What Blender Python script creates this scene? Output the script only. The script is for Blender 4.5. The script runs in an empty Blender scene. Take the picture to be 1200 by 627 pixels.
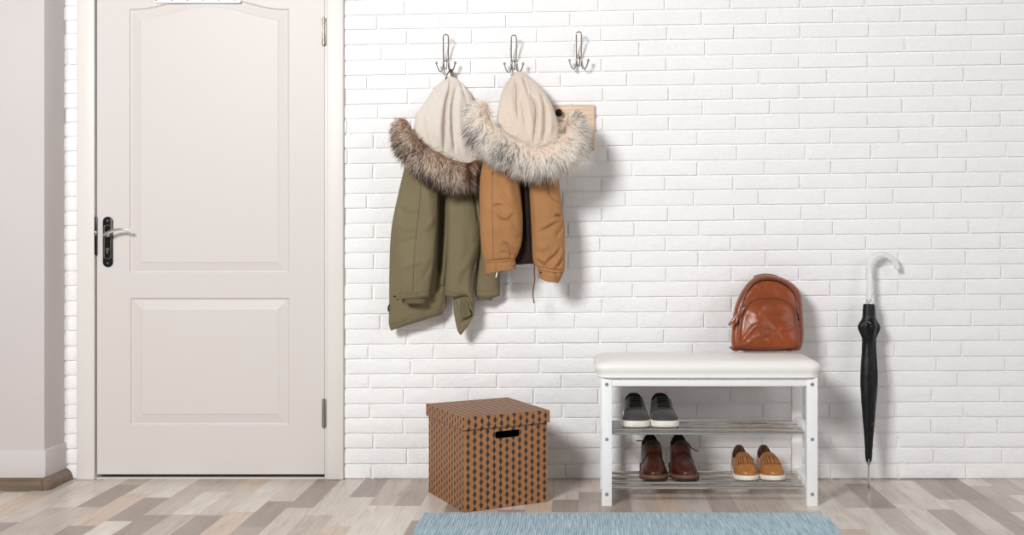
import bpy, bmesh, math, random
import numpy as np
from mathutils import Vector, Matrix, noise as mnoise

random.seed(7); RNG = np.random.default_rng(7)
SC = bpy.context.scene
COL = SC.collection
PI = math.pi

# ---------------------------------------------------------------- camera model
# wall plane y = 0, floor z = 0, camera looks along +Y; 285 photo pixels = 1 m at the wall
F, S = 1267.0, 285.0
D = F / S
CX, CY = 678.0, 278.0
H = 283.5 / S

def W(px, py, d):
    k = (D - d) / F
    return Vector(((px - CX) * k, -d, H - (py - CY) * k))

def LEN(n, d):
    return n * (D - d) / F

def Wa(P, d):
    """array version: P (...,2) pixels, d (...) distance in front of the wall"""
    P = np.asarray(P, float); d = np.asarray(d, float)
    k = (D - d) / F
    return np.stack([(P[..., 0] - CX) * k, -d * np.ones_like(k), H - (P[..., 1] - CY) * k], -1)

# ---------------------------------------------------------------- materials
def lin(c):
    out = []
    for v in c[:3]:
        v = v / 255.0
        out.append(v / 12.92 if v <= 0.04045 else ((v + 0.055) / 1.055) ** 2.4)
    return (*out, 1.0)

class NT:
    def __init__(s, name):
        s.m = bpy.data.materials.new(name); s.m.use_nodes = True
        s.t = s.m.node_tree; s.t.nodes.clear()
        s.out = s.t.nodes.new('ShaderNodeOutputMaterial')
        s.b = s.t.nodes.new('ShaderNodeBsdfPrincipled')
        s.t.links.new(s.b.outputs[0], s.out.inputs[0])
    def n(s, typ, **kw):
        nd = s.t.nodes.new(typ)
        for k, v in kw.items():
            if k.startswith('i_'):
                key = k[2:]
                key = int(key) if key.isdigit() else key.replace('_', ' ')
                nd.inputs[key].default_value = v
            else: setattr(nd, k, v)
        return nd
    def l(s, a, b): s.t.links.new(a, b)
    def math(s, op, a, b=None, c=None):
        nd = s.n('ShaderNodeMath', operation=op)
        for i, v in enumerate((a, b, c)):
            if v is None: continue
            if isinstance(v, (int, float)): nd.inputs[i].default_value = v
            else: s.l(v, nd.inputs[i])
        return nd.outputs[0]
    def mix(s, fac, a, b, blend='MIX'):
        nd = s.n('ShaderNodeMix', data_type='RGBA', blend_type=blend)
        for i, v in ((0, fac), (6, a), (7, b)):
            if isinstance(v, (int, float)): nd.inputs[i].default_value = v
            elif isinstance(v, tuple): nd.inputs[i].default_value = v
            else: s.l(v, nd.inputs[i])
        return nd.outputs[2]
    def coord(s, which='Object', scale=(1, 1, 1), rot=(0, 0, 0)):
        tc = s.n('ShaderNodeTexCoord'); mp = s.n('ShaderNodeMapping')
        mp.inputs['Scale'].default_value = scale; mp.inputs['Rotation'].default_value = rot
        s.l(tc.outputs[which], mp.inputs[0]); return mp.outputs[0]
    def noise(s, vec, scale, detail=3, rough=.5, dist=0):
        nd = s.n('ShaderNodeTexNoise'); s.l(vec, nd.inputs['Vector'])
        nd.inputs['Scale'].default_value = scale; nd.inputs['Detail'].default_value = detail
        nd.inputs['Roughness'].default_value = rough; nd.inputs['Distortion'].default_value = dist
        return nd.outputs['Fac']
    def bump(s, h, strength, dist=.01):
        nd = s.n('ShaderNodeBump'); nd.inputs['Strength'].default_value = strength
        nd.inputs['Distance'].default_value = dist; s.l(h, nd.inputs['Height'])
        s.l(nd.outputs[0], s.b.inputs['Normal']); return nd
    def ramp(s, fac, stops, interp='LINEAR'):
        nd = s.n('ShaderNodeValToRGB'); cr = nd.color_ramp; cr.interpolation = interp
        while len(cr.elements) < len(stops): cr.elements.new(.5)
        for e, (p, c) in zip(cr.elements, stops): e.position = p; e.color = c
        s.l(fac, nd.inputs[0]); return nd.outputs[0]
    def set(s, color=None, rough=None, metal=None, spec=None, sheen=None, trans=None, coat=None):
        b = s.b.inputs
        if color is not None:
            if isinstance(color, tuple): b['Base Color'].default_value = color
            else: s.l(color, b['Base Color'])
        if rough is not None:
            if isinstance(rough, (int, float)): b['Roughness'].default_value = rough
            else: s.l(rough, b['Roughness'])
        if metal is not None: b['Metallic'].default_value = metal
        if spec is not None: b['Specular IOR Level'].default_value = spec
        if sheen is not None: b['Sheen Weight'].default_value = sheen; b['Sheen Roughness'].default_value = .5
        if trans is not None: b['Transmission Weight'].default_value = trans
        if coat is not None: b['Coat Weight'].default_value = coat; b['Coat Roughness'].default_value = .2
        return s.m

def simple(name, rgb, rough=.5, metal=0., vary=.06, vscale=18, bump=0., bscale=200, bdist=.002, spec=None, sheen=None, coat=None, stretch=(1, 1, 1)):
    t = NT(name); v = t.coord('Object', stretch)
    c = lin(rgb)
    nz = t.noise(v, vscale, 4)
    lo = tuple(x * (1 - vary) for x in c[:3]) + (1,); hi = tuple(min(1, x * (1 + vary)) for x in c[:3]) + (1,)
    col = t.ramp(nz, [(.3, lo), (.7, hi)])
    if bump: t.bump(t.noise(v, bscale, 3), bump, bdist)
    return t.set(col, rough, metal, spec, sheen, coat=coat)

# ---------------------------------------------------------------- mesh helpers
def add_box(bm, lo, hi, bev=.002, seg=2, rz=0., mat=0, pivot=None):
    t = bmesh.new(); bmesh.ops.create_cube(t, size=1)
    lo = Vector(lo); hi = Vector(hi); c = (lo + hi) / 2; s = hi - lo
    for v in t.verts: v.co = Vector((v.co.x * s.x, v.co.y * s.y, v.co.z * s.z)) + c
    if bev: bmesh.ops.bevel(t, geom=list(t.edges), offset=bev, segments=seg, profile=.5, affect='EDGES')
    if rz:
        p = Vector(pivot) if pivot is not None else c
        bmesh.ops.rotate(t, verts=t.verts, cent=p, matrix=Matrix.Rotation(rz, 3, 'Z'))
    merge(bm, t, mat)

def merge(bm, t, mat=None):
    if mat is not None:
        for f in t.faces: f.material_index = mat
    me = bpy.data.meshes.new('tmp'); t.to_mesh(me); t.free()
    bm.from_mesh(me); bpy.data.meshes.remove(me)

def add_grid(bm, P, closed=False, mat=0, flip=False):
    P = np.asarray(P, float); nv, nu = P.shape[:2]
    vs = [[bm.verts.new(P[j, i]) for i in range(nu)] for j in range(nv)]
    for j in range(nv - 1):
        for i in range(nu if closed else nu - 1):
            q = (vs[j][i], vs[j][(i + 1) % nu], vs[j + 1][(i + 1) % nu], vs[j + 1][i])
            try:
                f = bm.faces.new(q[::-1] if flip else q); f.material_index = mat
            except ValueError: pass
    return vs

def smoothline(pts, n, closed=False):
    """Catmull-Rom through pts (any dimension), resampled to n points by arc length"""
    P = np.asarray(pts, float)
    if len(P) == 2 and not closed:
        t = np.linspace(0, 1, n)[:, None]; return P[0] * (1 - t) + P[1] * t
    if closed: Q = np.vstack([P[-1], P, P[0], P[1]])
    else: Q = np.vstack([2 * P[0] - P[1], P, 2 * P[-1] - P[-2]])
    out = []
    for i in range(1, len(Q) - 2):
        p0, p1, p2, p3 = Q[i - 1:i + 3]
        for t in np.linspace(0, 1, 24, endpoint=False):
            out.append(.5 * ((2 * p1) + (-p0 + p2) * t + (2 * p0 - 5 * p1 + 4 * p2 - p3) * t * t + (-p0 + 3 * p1 - 3 * p2 + p3) * t ** 3))
    out.append(Q[-2]); out = np.array(out)
    seg = np.linalg.norm(np.diff(out, axis=0), axis=1); a = np.concatenate([[0], np.cumsum(seg)])
    q = np.linspace(0, a[-1], n + 1 if closed else n)
    if closed: q = q[:-1]
    return np.stack([np.interp(q, a, out[:, k]) for k in range(out.shape[1])], 1)

def add_tube(bm, pts, r, n=10, mat=0, cap=True, squash=None):
    P = [Vector(p) for p in pts]; m = len(P)
    R = [r] * m if isinstance(r, (int, float)) else list(r)
    T = [(P[min(i + 1, m - 1)] - P[max(i - 1, 0)]).normalized() for i in range(m)]
    ref = Vector((0, 0, 1)) if abs(T[0].z) < .9 else Vector((1, 0, 0))
    A = T[0].cross(ref).normalized(); rings = []
    for i in range(m):
        A = (A - T[i] * A.dot(T[i])).normalized(); B = T[i].cross(A)
        rings.append([bm.verts.new(P[i] + (A * math.cos(2 * PI * k / n) + B * math.sin(2 * PI * k / n) * (squash or 1)) * R[i]) for k in range(n)])
    for i in range(m - 1):
        for k in range(n):
            f = bm.faces.new((rings[i][k], rings[i + 1][k], rings[i + 1][(k + 1) % n], rings[i][(k + 1) % n])); f.material_index = mat
    if cap:
        f = bm.faces.new(rings[0]); f.material_index = mat
        f = bm.faces.new(rings[-1][::-1]); f.material_index = mat

def add_ball(bm, c, r, mat=0, seg=12, scale=(1, 1, 1)):
    t = bmesh.new(); bmesh.ops.create_uvsphere(t, u_segments=seg, v_segments=seg // 2 + 2, radius=r)
    for v in t.verts: v.co = Vector((v.co.x * scale[0], v.co.y * scale[1], v.co.z * scale[2])) + Vector(c)
    merge(bm, t, mat)

def add_disc(bm, c, axis, r, h, n=20, bev=.0006, mat=0):
    """short bevelled cylinder starting at c and rising h along axis"""
    a = Vector(axis).normalized(); ref = Vector((0, 0, 1)) if abs(a.z) < .9 else Vector((1, 0, 0))
    u = a.cross(ref).normalized(); w = a.cross(u); c = Vector(c); rings = []
    for rr, hh in ((r, 0), (r, h - bev), (r - bev, h), (r * .45, h)):
        rings.append([bm.verts.new(c + a * hh + (u * math.cos(2 * PI * k / n) + w * math.sin(2 * PI * k / n)) * rr) for k in range(n)])
    for i in range(3):
        for k in range(n):
            f = bm.faces.new((rings[i][k], rings[i][(k + 1) % n], rings[i + 1][(k + 1) % n], rings[i + 1][k])); f.material_index = mat
    f = bm.faces.new(rings[-1]); f.material_index = mat
    f = bm.faces.new(rings[0][::-1]); f.material_index = mat

def root_loc(o):
    p = Vector((0, 0, 0))
    while o is not None: p += o.location; o = o.parent
    return p

def obj(name, bm, mats, parent=None, smooth=True, sharp=40, label=None, normals=True, origin=None):
    """link bm (world coordinates) as one mesh object"""
    if normals: bmesh.ops.recalc_face_normals(bm, faces=list(bm.faces))
    off = root_loc(parent) if parent is not None else Vector(origin if origin is not None else (0, 0, 0))
    for v in bm.verts: v.co -= off
    me = bpy.data.meshes.new(name); bm.to_mesh(me); bm.free()
    for m in (mats if isinstance(mats, (list, tuple)) else [mats]): me.materials.append(m)
    if smooth:
        me.polygons.foreach_set('use_smooth', [True] * len(me.polygons))
        if sharp: me.set_sharp_from_angle(angle=math.radians(sharp))
    o = bpy.data.objects.new(name, me); COL.objects.link(o)
    if parent is not None: o.parent = parent
    else: o.location = off
    if label: o['label'] = label
    return o

def thing(name, label, cat, loc, group=None, kind=None):
    o = bpy.data.objects.new(name, None); COL.objects.link(o); o.empty_display_size = .05
    o.location = loc; o['label'] = label; o['category'] = cat
    if group: o['group'] = group
    if kind: o['kind'] = kind
    return o

def tag(o, label, cat, group=None, kind=None):
    o['label'] = label; o['category'] = cat
    if group: o['group'] = group
    if kind: o['kind'] = kind
    return o

def BM(): return bmesh.new()

# ---------------------------------------------------------------- shared materials
M = {}
def mk_materials():
    t = NT('painted_brick'); v = t.coord('Object')
    n1 = t.noise(v, 34, 6, .62, .4); n2 = t.noise(v, 190, 3)
    h = t.math('ADD', t.math('MULTIPLY', n1, 1.0), t.math('MULTIPLY', n2, .22))
    t.bump(h, .45, .010)
    M['brick'] = t.set(t.ramp(t.noise(v, 5, 3), [(.3, (.86, .853, .853, 1)), (.7, (.89, .885, .885, 1))]), .62, spec=.25)
    M['mortar'] = simple('painted_mortar', (238, 237, 236), .8, vary=.02, bump=.35, bscale=120, bdist=.004)
    M['plaster'] = simple('white_plaster', (204, 198, 197), .8, vary=.015, vscale=3, bump=.06, bscale=60, bdist=.004)
    t = NT('door_paint'); v = t.coord('Object', (1, 1, .05))
    t.bump(t.noise(v, 330, 4, .6), .10, .002)
    M['door'] = t.set(lin((212, 206, 202)), .42, spec=.25)
    M['casing'] = simple('casing_paint', (221, 217, 212), .45, vary=.012, vscale=4)
    M['gap'] = simple('dark_gap', (40, 36, 34), .9)
    M['quarter'] = simple('brown_quarter_round', (116, 97, 80), .45, vary=.3, vscale=22, stretch=(.25, 1, 2))
    M['chrome'] = simple('chrome', (238, 236, 233), .19, 1., vary=.03)
    M['steel'] = simple('satin_nickel', (186, 180, 174), .24, 1., vary=.05)
    M['hinge'] = simple('dull_hinge_metal', (165, 158, 150), .38, 1., vary=.1)
    M['black_metal'] = simple('black_metal', (26, 25, 27), .3, .4)
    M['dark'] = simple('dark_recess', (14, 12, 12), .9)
    M['bench'] = simple('white_bench_paint', (240, 239, 238), .38, vary=.01)
    M['cushion'] = simple('white_leatherette', (240, 236, 231), .42, vary=.012, vscale=5, bump=.10, bscale=420, bdist=.001)
    M['screw'] = simple('grey_screw', (150, 156, 160), .4, .0, vary=.08)
    M['olive'] = cloth('olive_cloth', (119, 108, 81), .74, .08)
    M['olive_in'] = cloth('olive_lining', (104, 95, 70), .85, .08)
    M['tan'] = cloth('tan_cloth', (164, 117, 74), .72, .08)
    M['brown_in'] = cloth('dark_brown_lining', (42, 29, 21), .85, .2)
    M['fleece_a'] = fleece('oatmeal_fleece', (226, 216, 205))
    M['fleece_b'] = fleece('cream_plush', (222, 206, 191))
    M['thread_o'] = simple('olive_thread', (84, 77, 57), .9)
    M['thread_t'] = simple('tan_thread', (120, 80, 44), .9)
    M['cord'] = simple('brown_cord', (120, 74, 36), .8)
    M['black_cloth'] = cloth('black_nylon', (13, 13, 15), .42, .15)
    M['wood'] = wood('pale_pine', (229, 205, 180), (211, 182, 152))
    M['floor'] = floor_mat()
    M['box'] = box_mat()
    M['leather'] = leather('cognac_leather', (140, 65, 24), .34)
    M['leather_d'] = leather('dark_cognac_leather', (112, 54, 26), .45)
    M['rug'] = rug_mat()
    M['rug_edge'] = simple('pale_rug_edge', (186, 192, 194), .95)
    M['sneaker'] = simple('charcoal_nubuck', (58, 55, 53), .75, vary=.12, bump=.15, bscale=300, sheen=.2)
    M['black_lace'] = simple('black_lace', (20, 18, 18), .85)
    M['white_rubber'] = simple('white_rubber', (232, 226, 214), .5, vary=.03)
    M['dark_rubber'] = simple('dark_rubber', (38, 34, 32), .8)
    M['boot'] = leather('oxblood_leather', (66, 26, 14), .33)
    M['boot_lace'] = simple('dark_brown_lace', (48, 28, 20), .8)
    M['welt'] = simple('brown_welt', (106, 72, 52), .6)
    M['loafer'] = leather('tan_leather', (172, 112, 58), .33)
    M['loafer_in'] = simple('brown_insole', (66, 36, 19), .75)
    M['acrylic'] = acrylic()
    M['sign'] = simple('white_plate', (246, 246, 246), .35, vary=.005)
    M['stud'] = simple('grey_stud', (150, 150, 150), .4, .6)

def cloth(name, rgb, rough, vary):
    t = NT(name); v = t.coord('Object'); c = lin(rgb)
    n = t.noise(v, 6, 4)
    col = t.ramp(n, [(.3, tuple(x * (1 - vary) for x in c[:3]) + (1,)), (.7, tuple(x * (1 + vary) for x in c[:3]) + (1,))])
    h = t.math('ADD', t.math('MULTIPLY', t.noise(v, 24, 4, .55), 1.), t.math('MULTIPLY', t.noise(v, 600, 2), .12))
    t.bump(h, .22, .012)
    return t.set(col, rough, spec=.25, sheen=.08)

def fleece(name, rgb):
    t = NT(name); v = t.coord('Object'); c = lin(rgb)
    n = t.noise(v, 160, 3, .7)
    col = t.ramp(n, [(.3, tuple(x * .9 for x in c[:3]) + (1,)), (.7, c)])
    h = t.math('ADD', t.noise(v, 230, 3, .7), t.math('MULTIPLY', t.noise(v, 26, 3), 1.2))
    t.bump(h, .35, .005)
    return t.set(col, .95, spec=.1, sheen=.25)

def wood(name, a, b):
    t = NT(name); v = t.coord('Object', (1.2, 1, 16))
    n = t.noise(v, 5, 4, .6, .8)
    col = t.ramp(n, [(.3, lin(a)), (.62, lin(b)), (.8, lin(a))])
    return t.set(col, .5, spec=.3)

def leather(name, rgb, rough):
    t = NT(name); v = t.coord('Object'); c = lin(rgb)
    n = t.noise(v, 13, 4)
    col = t.ramp(n, [(.25, tuple(x * .74 for x in c[:3]) + (1,)), (.75, tuple(x * 1.12 for x in c[:3]) + (1,))])
    h = t.math('ADD', t.math('MULTIPLY', t.noise(v, 30, 3, .5, .5), 1.), t.math('MULTIPLY', t.noise(v, 420, 2), .05))
    t.bump(h, .20, .010)
    r = t.math('ADD', t.math('MULTIPLY', t.noise(v, 22, 3), .2), rough - .1)
    return t.set(col, r, spec=.5)

def floor_mat():
    t = NT('laminate_planks'); tc = t.n('ShaderNodeTexCoord'); sp = t.n('ShaderNodeSeparateXYZ')
    t.l(tc.outputs['Object'], sp.inputs[0]); x, y = sp.outputs[0], sp.outputs[1]
    fx = t.math('DIVIDE', x, .0975); cx = t.math('FLOOR', fx)
    w1 = t.n('ShaderNodeTexWhiteNoise', noise_dimensions='1D'); t.l(cx, w1.inputs['W'])
    ln = t.math('ADD', t.math('MULTIPLY', w1.outputs['Value'], .16), .34)
    w1b = t.n('ShaderNodeTexWhiteNoise', noise_dimensions='1D'); t.l(t.math('ADD', cx, 51.3), w1b.inputs['W'])
    fy = t.math('ADD', t.math('DIVIDE', y, ln), t.math('MULTIPLY', w1b.outputs['Value'], 9.))
    cy = t.math('FLOOR', fy)
    cb = t.n('ShaderNodeCombineXYZ'); t.l(cx, cb.inputs[0]); t.l(cy, cb.inputs[1])
    w2 = t.n('ShaderNodeTexWhiteNoise', noise_dimensions='2D'); t.l(cb.outputs[0], w2.inputs['Vector'])
    tone = t.ramp(w2.outputs['Value'], [(0, lin((160, 146, 136))), (.14, lin((192, 180, 170))), (.34, lin((212, 203, 193))),
                  (.54, lin((174, 160, 151))), (.64, lin((206, 187, 170))), (.74, lin((204, 194, 185))), (.90, lin((217, 209, 199)))], 'CONSTANT')
    # grain runs along the plank and differs from block to block
    cb2 = t.n('ShaderNodeCombineXYZ')
    t.l(t.math('MULTIPLY', x, 46.), cb2.inputs[0]); t.l(t.math('MULTIPLY', y, 3.2), cb2.inputs[1])
    t.l(t.math('MULTIPLY', w2.outputs['Value'], 40.), cb2.inputs[2])
    g = t.noise(cb2.outputs[0], 1.5, 5, .65, .7)
    gc = t.ramp(g, [(.22, (.56, .53, .51, 1)), (.45, (.94, .935, .93, 1)), (.7, (1.1, 1.09, 1.08, 1))])
    col = t.mix(.8, tone, gc, 'MULTIPLY'); col = t.mix(1., col, (1.06, 1.06, 1.06, 1), 'MULTIPLY')
    # smudges
    cb3 = t.n('ShaderNodeCombineXYZ'); t.l(t.math('MULTIPLY', x, 14.), cb3.inputs[0]); t.l(t.math('MULTIPLY', y, 5.), cb3.inputs[1]); t.l(w2.outputs['Value'], cb3.inputs[2])
    bl = t.noise(cb3.outputs[0], 1.2, 3)
    col = t.mix(.5, col, t.ramp(bl, [(.3, (.80, .78, .77, 1)), (.65, (1.05, 1.04, 1.03, 1))]), 'MULTIPLY')
    # joints
    ex = t.math('ABSOLUTE', t.math('SUBTRACT', t.math('FRACT', fx), .5)); ey = t.math('ABSOLUTE', t.math('SUBTRACT', t.math('FRACT', fy), .5))
    j = t.math('MAXIMUM', t.math('GREATER_THAN', ex, .492), t.math('GREATER_THAN', ey, .4975))
    col = t.mix(t.math('MULTIPLY', j, .22), col, lin((110, 98, 90)))
    t.bump(g, .05, .003)
    return t.set(col, .33, spec=.42)

def box_mat():
    t = NT('diamond_cardboard'); uv = t.n('ShaderNodeUVMap'); sp = t.n('ShaderNodeSeparateXYZ'); t.l(uv.outputs[0], sp.inputs[0])
    u, v = sp.outputs[0], sp.outputs[1]
    fu = t.math('DIVIDE', u, .0258); cu = t.math('FLOOR', fu)
    du = t.math('MULTIPLY', t.math('ABSOLUTE', t.math('SUBTRACT', t.math('FRACT', fu), .5)), 1 / .31)
    odd = t.math('MULTIPLY', t.math('MODULO', t.math('ADD', cu, 1000.), 2.), .5)
    fv = t.math('ADD', t.math('DIVIDE', v, .0280), odd)
    dv = t.math('MULTIPLY', t.math('ABSOLUTE', t.math('SUBTRACT', t.math('FRACT', fv), .5)), 2.)
    inside = t.math('LESS_THAN', t.math('ADD', du, dv), 1.0)
    vv = t.coord('Object'); n = t.noise(vv, 40, 4)
    kraft = t.ramp(n, [(.3, lin((154, 103, 61))), (.7, lin((166, 114, 71)))])
    col = t.mix(inside, kraft, lin((50, 48, 48)))
    t.bump(t.noise(vv, 300, 2), .05, .001)
    return t.set(col, .5, spec=.4)

def rug_mat():
    t = NT('blue_grey_woven_cotton'); tc = t.n('ShaderNodeTexCoord'); sp = t.n('ShaderNodeSeparateXYZ'); t.l(tc.outputs['Object'], sp.inputs[0])
    cb = t.n('ShaderNodeCombineXYZ'); t.l(t.math('MULTIPLY', sp.outputs[0], 150.), cb.inputs[0]); t.l(t.math('MULTIPLY', sp.outputs[1], 9.), cb.inputs[1])
    n = t.noise(cb.outputs[0], 1., 3, .6)
    col = t.ramp(n, [(.28, lin((138, 160, 173))), (.5, lin((172, 193, 204))), (.62, lin((190, 207, 214))), (.72, lin((222, 229, 231)))])
    cb2 = t.n('ShaderNodeCombineXYZ'); t.l(t.math('MULTIPLY', sp.outputs[0], 60.), cb2.inputs[0]); t.l(t.math('MULTIPLY', sp.outputs[1], 330.), cb2.inputs[1])
    n2 = t.noise(cb2.outputs[0], 1., 2)
    t.bump(t.math('ADD', n, t.math('MULTIPLY', n2, .25)), .35, .003)
    return t.set(col, .95, spec=.1, sheen=.1)

def acrylic():
    t = NT('clear_acrylic'); t.set((.97, .97, .97, 1), .08, trans=.45); t.b.inputs['IOR'].default_value = 1.35
    return t.m

def hair_mat(name, light, mid, dark, root):
    """colour runs along each hair (uv.y); uv.x picks the hair's kind"""
    t = NT(name); uv = t.n('ShaderNodeUVMap'); sp = t.n('ShaderNodeSeparateXYZ'); t.l(uv.outputs[0], sp.inputs[0])
    a = t.ramp(sp.outputs[1], [(0, lin(root)), (.3, lin(mid)), (.6, lin(light)), (1, lin(light))])
    b = t.ramp(sp.outputs[1], [(0, lin(root)), (.35, lin(mid)), (.6, lin(dark)), (1, lin(dark))])
    col = t.mix(sp.outputs[0], a, b)
    t.set(col, .6, spec=.2)
    tr = t.n('ShaderNodeBsdfTranslucent'); t.l(col, tr.inputs[0]); mx = t.n('ShaderNodeMixShader'); mx.inputs[0].default_value = .40
    t.l(t.b.outputs[0], mx.inputs[1]); t.l(tr.outputs[0], mx.inputs[2]); t.l(mx.outputs[0], t.out.inputs[0])
    return t.m
# ================================================================ SETTING
mk_materials()

def build_wall():
    left = [18.6,35.2,53.1,71.2,89,105.4,123,139.8,157,174.4,192.3,210.2,227.5,244.9,262.5,279.8,297,315.7,333,351.2,368.8,386.7,404.3,421.6,439,455.7,474.1,490.7,508.8,526.1,544.5,561.5]
    right = [5.6,24.7,41.6,60.2,77,95.4,112.8,131.2,149,167,185.2,202.5,219.6,238,256.4,274,292.4,310.4,327.7,345.8,364,382.6,399.9,418.3,435.5,453.4,471.8,489.4,508,525,543.8,561.5]
    jl = [474.6,442.2,477.2,447.3,476.7,430.7,478.2,443.5,482.5,438.4,484,437.6,477,430.2,479,439,477,438.4,478,437,477,446,476.7,432,481.8,432.8,473.3,433.8,473,437.9,477.2,435.8]
    jr = [1094.4,1055.8,1097.9,1060.7,1094.9,1049.2,1094.9,1058,1094.4,1054,1099.7,1052.8,1093.8,1047.4,1095.9,1055.6,1093,1053.3,1093.6,1053.3,1095.1,1060.7,1091.5,1049.2,1098.2,1045,1092.3,1049.4,1091.8,1052.2,1094.9,1053.3]
    rows = [(left[i], right[i], jl[i], jr[i]) for i in range(32)]
    for k in range(1, 22):                     # courses above the picture
        a = rows[0] if k == 1 else rows[0]
        rows.insert(0, (a[0] - 17.5, a[1] - 17.9, (474.6, 441.)[k % 2], (1094.5, 1054.)[k % 2]))
    rng = np.random.default_rng(3)
    bm = BM(); nx, nz = 15, 5
    V = []; Fc = []; base = 0
    NXo, NZo = nx + 2, nz + 2
    def line_y(r, x): return r[0] + (r[1] - r[0]) * (x - 420) / 722.
    quads = []
    for ri in range(1, len(rows)):
        a, b = rows[ri - 1], rows[ri]
        xs = []
        for k in range(-17, 24):
            s = k / 8.; xs.append(b[2] + (b[3] - b[2]) * (s + .026 * s * (s - 1)) + rng.uniform(-1.6, 1.6) * (0 if k in (0, 8) else 1))
        if xs[16] < 0: pass
        for k in range(len(xs) - 1):
            x0, x1 = xs[k] + 1.15, xs[k + 1] - 1.15
            if x1 < 60: 
                if x1 < -620: continue
            if x0 > 1780: break
            # leave the doorway free
            pieces = [(x0, x1)]
            ymid = (line_y(a, x0) + line_y(b, x0)) / 2
            if ymid > -20:
                pieces = []
                for (c, e) in ((-1e9, 90.5), (400.8, 1e9)):
                    p, q = max(x0, c), min(x1, e)
                    if q - p > 3: pieces.append((p, q))
            for (p, q) in pieces: quads.append((p, q, a, b))
    for (p, q, a, b) in quads:
        gx = np.linspace(0, 1, nx); gz = np.linspace(0, 1, nz)
        tilt = rng.uniform(-.0012, .0012, 2); off = rng.uniform(-.0012, .0008)
        seed = rng.uniform(0, 50)
        grid = []
        ex = np.concatenate([[0], gx, [1]]); ez = np.concatenate([[0], gz, [1]])
        idx = []
        for j, tz in enumerate(ez):
            row = []
            for i, tx in enumerate(ex):
                outer = i in (0, NXo - 1) or j in (0, NZo - 1)
                px = p + (q - p) * tx
                yt = line_y(a, px) + .95; yb = line_y(b, px) - .95
                py = yt + (yb - yt) * tz
                X = (px - CX) / S; Z = H - (py - CY) / S
                n = mnoise.noise(Vector((X * 22 + seed, Z * 22, seed)))
                n2 = mnoise.noise(Vector((X * 70, Z * 90, seed)))
                if outer:
                    y = .0095
                    X += (tx - .5) * .0002; Z -= (tz - .5) * .0004
                else:
                    edge = i in (1, NXo - 2) or j in (1, NZo - 2)
                    if edge:
                        y = .0010 + .0018 * abs(n)
                        X += -(tx - .5) * .0022 + .0009 * n2; Z += (tz - .5) * .0026 + .0011 * n2
                    else: y = -.0003 - .0013 * n - .0008 * n2
                    y += off + tilt[0] * (tx - .5) + tilt[1] * (tz - .5)
                V.append((X, y, max(Z, .0005))); row.append(base); base += 1
            idx.append(row)
        for j in range(NZo - 1):
            for i in range(NXo - 1):
                Fc.append((idx[j][i], idx[j][i + 1], idx[j + 1][i + 1], idx[j + 1][i]))
    n0 = len(Fc)
    # mortar bed behind the bricks, with the doorway cut out
    def quad(px0, px1, z0, z1, y=.0078):
        nonlocal base
        xa, xb = (px0 - CX) / S, (px1 - CX) / S
        nseg = 1
        V.extend([(xa, y, z0), (xb, y, z0), (xb, y, z1), (xa, y, z1)])
        Fc.append((base, base + 1, base + 2, base + 3)); base += 4
    zt = H + (CY + 355) / S; zd = H + (CY + 22) / S
    quad(-600, 92, 0, zt); quad(399, 1800, 0, zt); quad(92, 399, zd, zt)
    me = bpy.data.meshes.new('wall_back'); me.from_pydata(V, [], Fc)
    me.materials.append(M['brick']); me.materials.append(M['mortar'])
    mi = np.zeros(len(Fc), int); mi[n0:] = 1
    me.polygons.foreach_set('material_index', mi.tolist())
    me.polygons.foreach_set('use_smooth', [True] * len(Fc)); me.set_sharp_from_angle(angle=math.radians(55))
    o = bpy.data.objects.new('wall_back', me); COL.objects.link(o)
    tag(o, 'white painted brick wall behind the bench and coats', 'wall', kind='structure')
build_wall()

bm = BM(); add_box(bm, (-3.6, -7.0, -.06), (4.2, .03, 0), 0)
tag(obj('floor', bm, M['floor'], smooth=False), 'grey and beige laminate plank floor', 'floor', kind='structure')

# white plastered pier on the left, standing 16 cm proud of the brick
PD = .0375 * D
xr = W(52, 572, PD).x
bm = BM(); add_box(bm, (-3.6, -PD, 0), (xr, .02, 2.75), .004)
tag(obj('wall_left', bm, M['plaster'], smooth=True), 'plain white plastered pier left of the door', 'wall', kind='structure')
zb0, zb1 = .045, H - (W(0, 0, 0).y + 0) - 0
zb1 = W(52, 527, PD).z
bm = BM(); add_box(bm, (-3.6, -PD - .008, .0), (xr + .008, .001, zb1), .0035)
tag(obj('baseboard_left', bm, M['plaster']), 'white baseboard around the foot of the pier', 'baseboard', kind='structure')
# wooden quarter round in front of it and around the corner
def quarter(bm, p0, p1, nrm, r=.028, hgt=.044):
    n = 8; p0, p1, nrm = Vector(p0), Vector(p1), Vector(nrm); A = []
    for p in (p0, p1):
        ring = [p] + [p + nrm * (r * math.cos(a)) + Vector((0, 0, hgt * math.sin(a))) for a in np.linspace(0, PI / 2, n)]
        A.append([bm.verts.new(v) for v in ring])
    for i in range(n + 1): bm.faces.new((A[0][i], A[0][(i + 1) % (n + 1)], A[1][(i + 1) % (n + 1)], A[1][i]))
    bm.faces.new(A[0]); bm.faces.new(A[1][::-1])
bm = BM(); yy = -PD - .008; xx = xr + .008
quarter(bm, (-3.6, yy, .001), (xx + .004, yy, .001), (0, -1, 0)); quarter(bm, (xx, yy - .004, .001), (xx, -.003, .001), (1, 0, 0))
add_tube(bm, [(xx + .010, yy - .010, .001), (xx + .010, yy - .010, .038), (xx + .006, yy - .006, .0465)], [.0215, .0215, .012], 12)
tag(obj('trim_1', bm, M['quarter'], sharp=50), 'brown wooden quarter round strip at the foot of the pier', 'trim', kind='structure')

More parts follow.
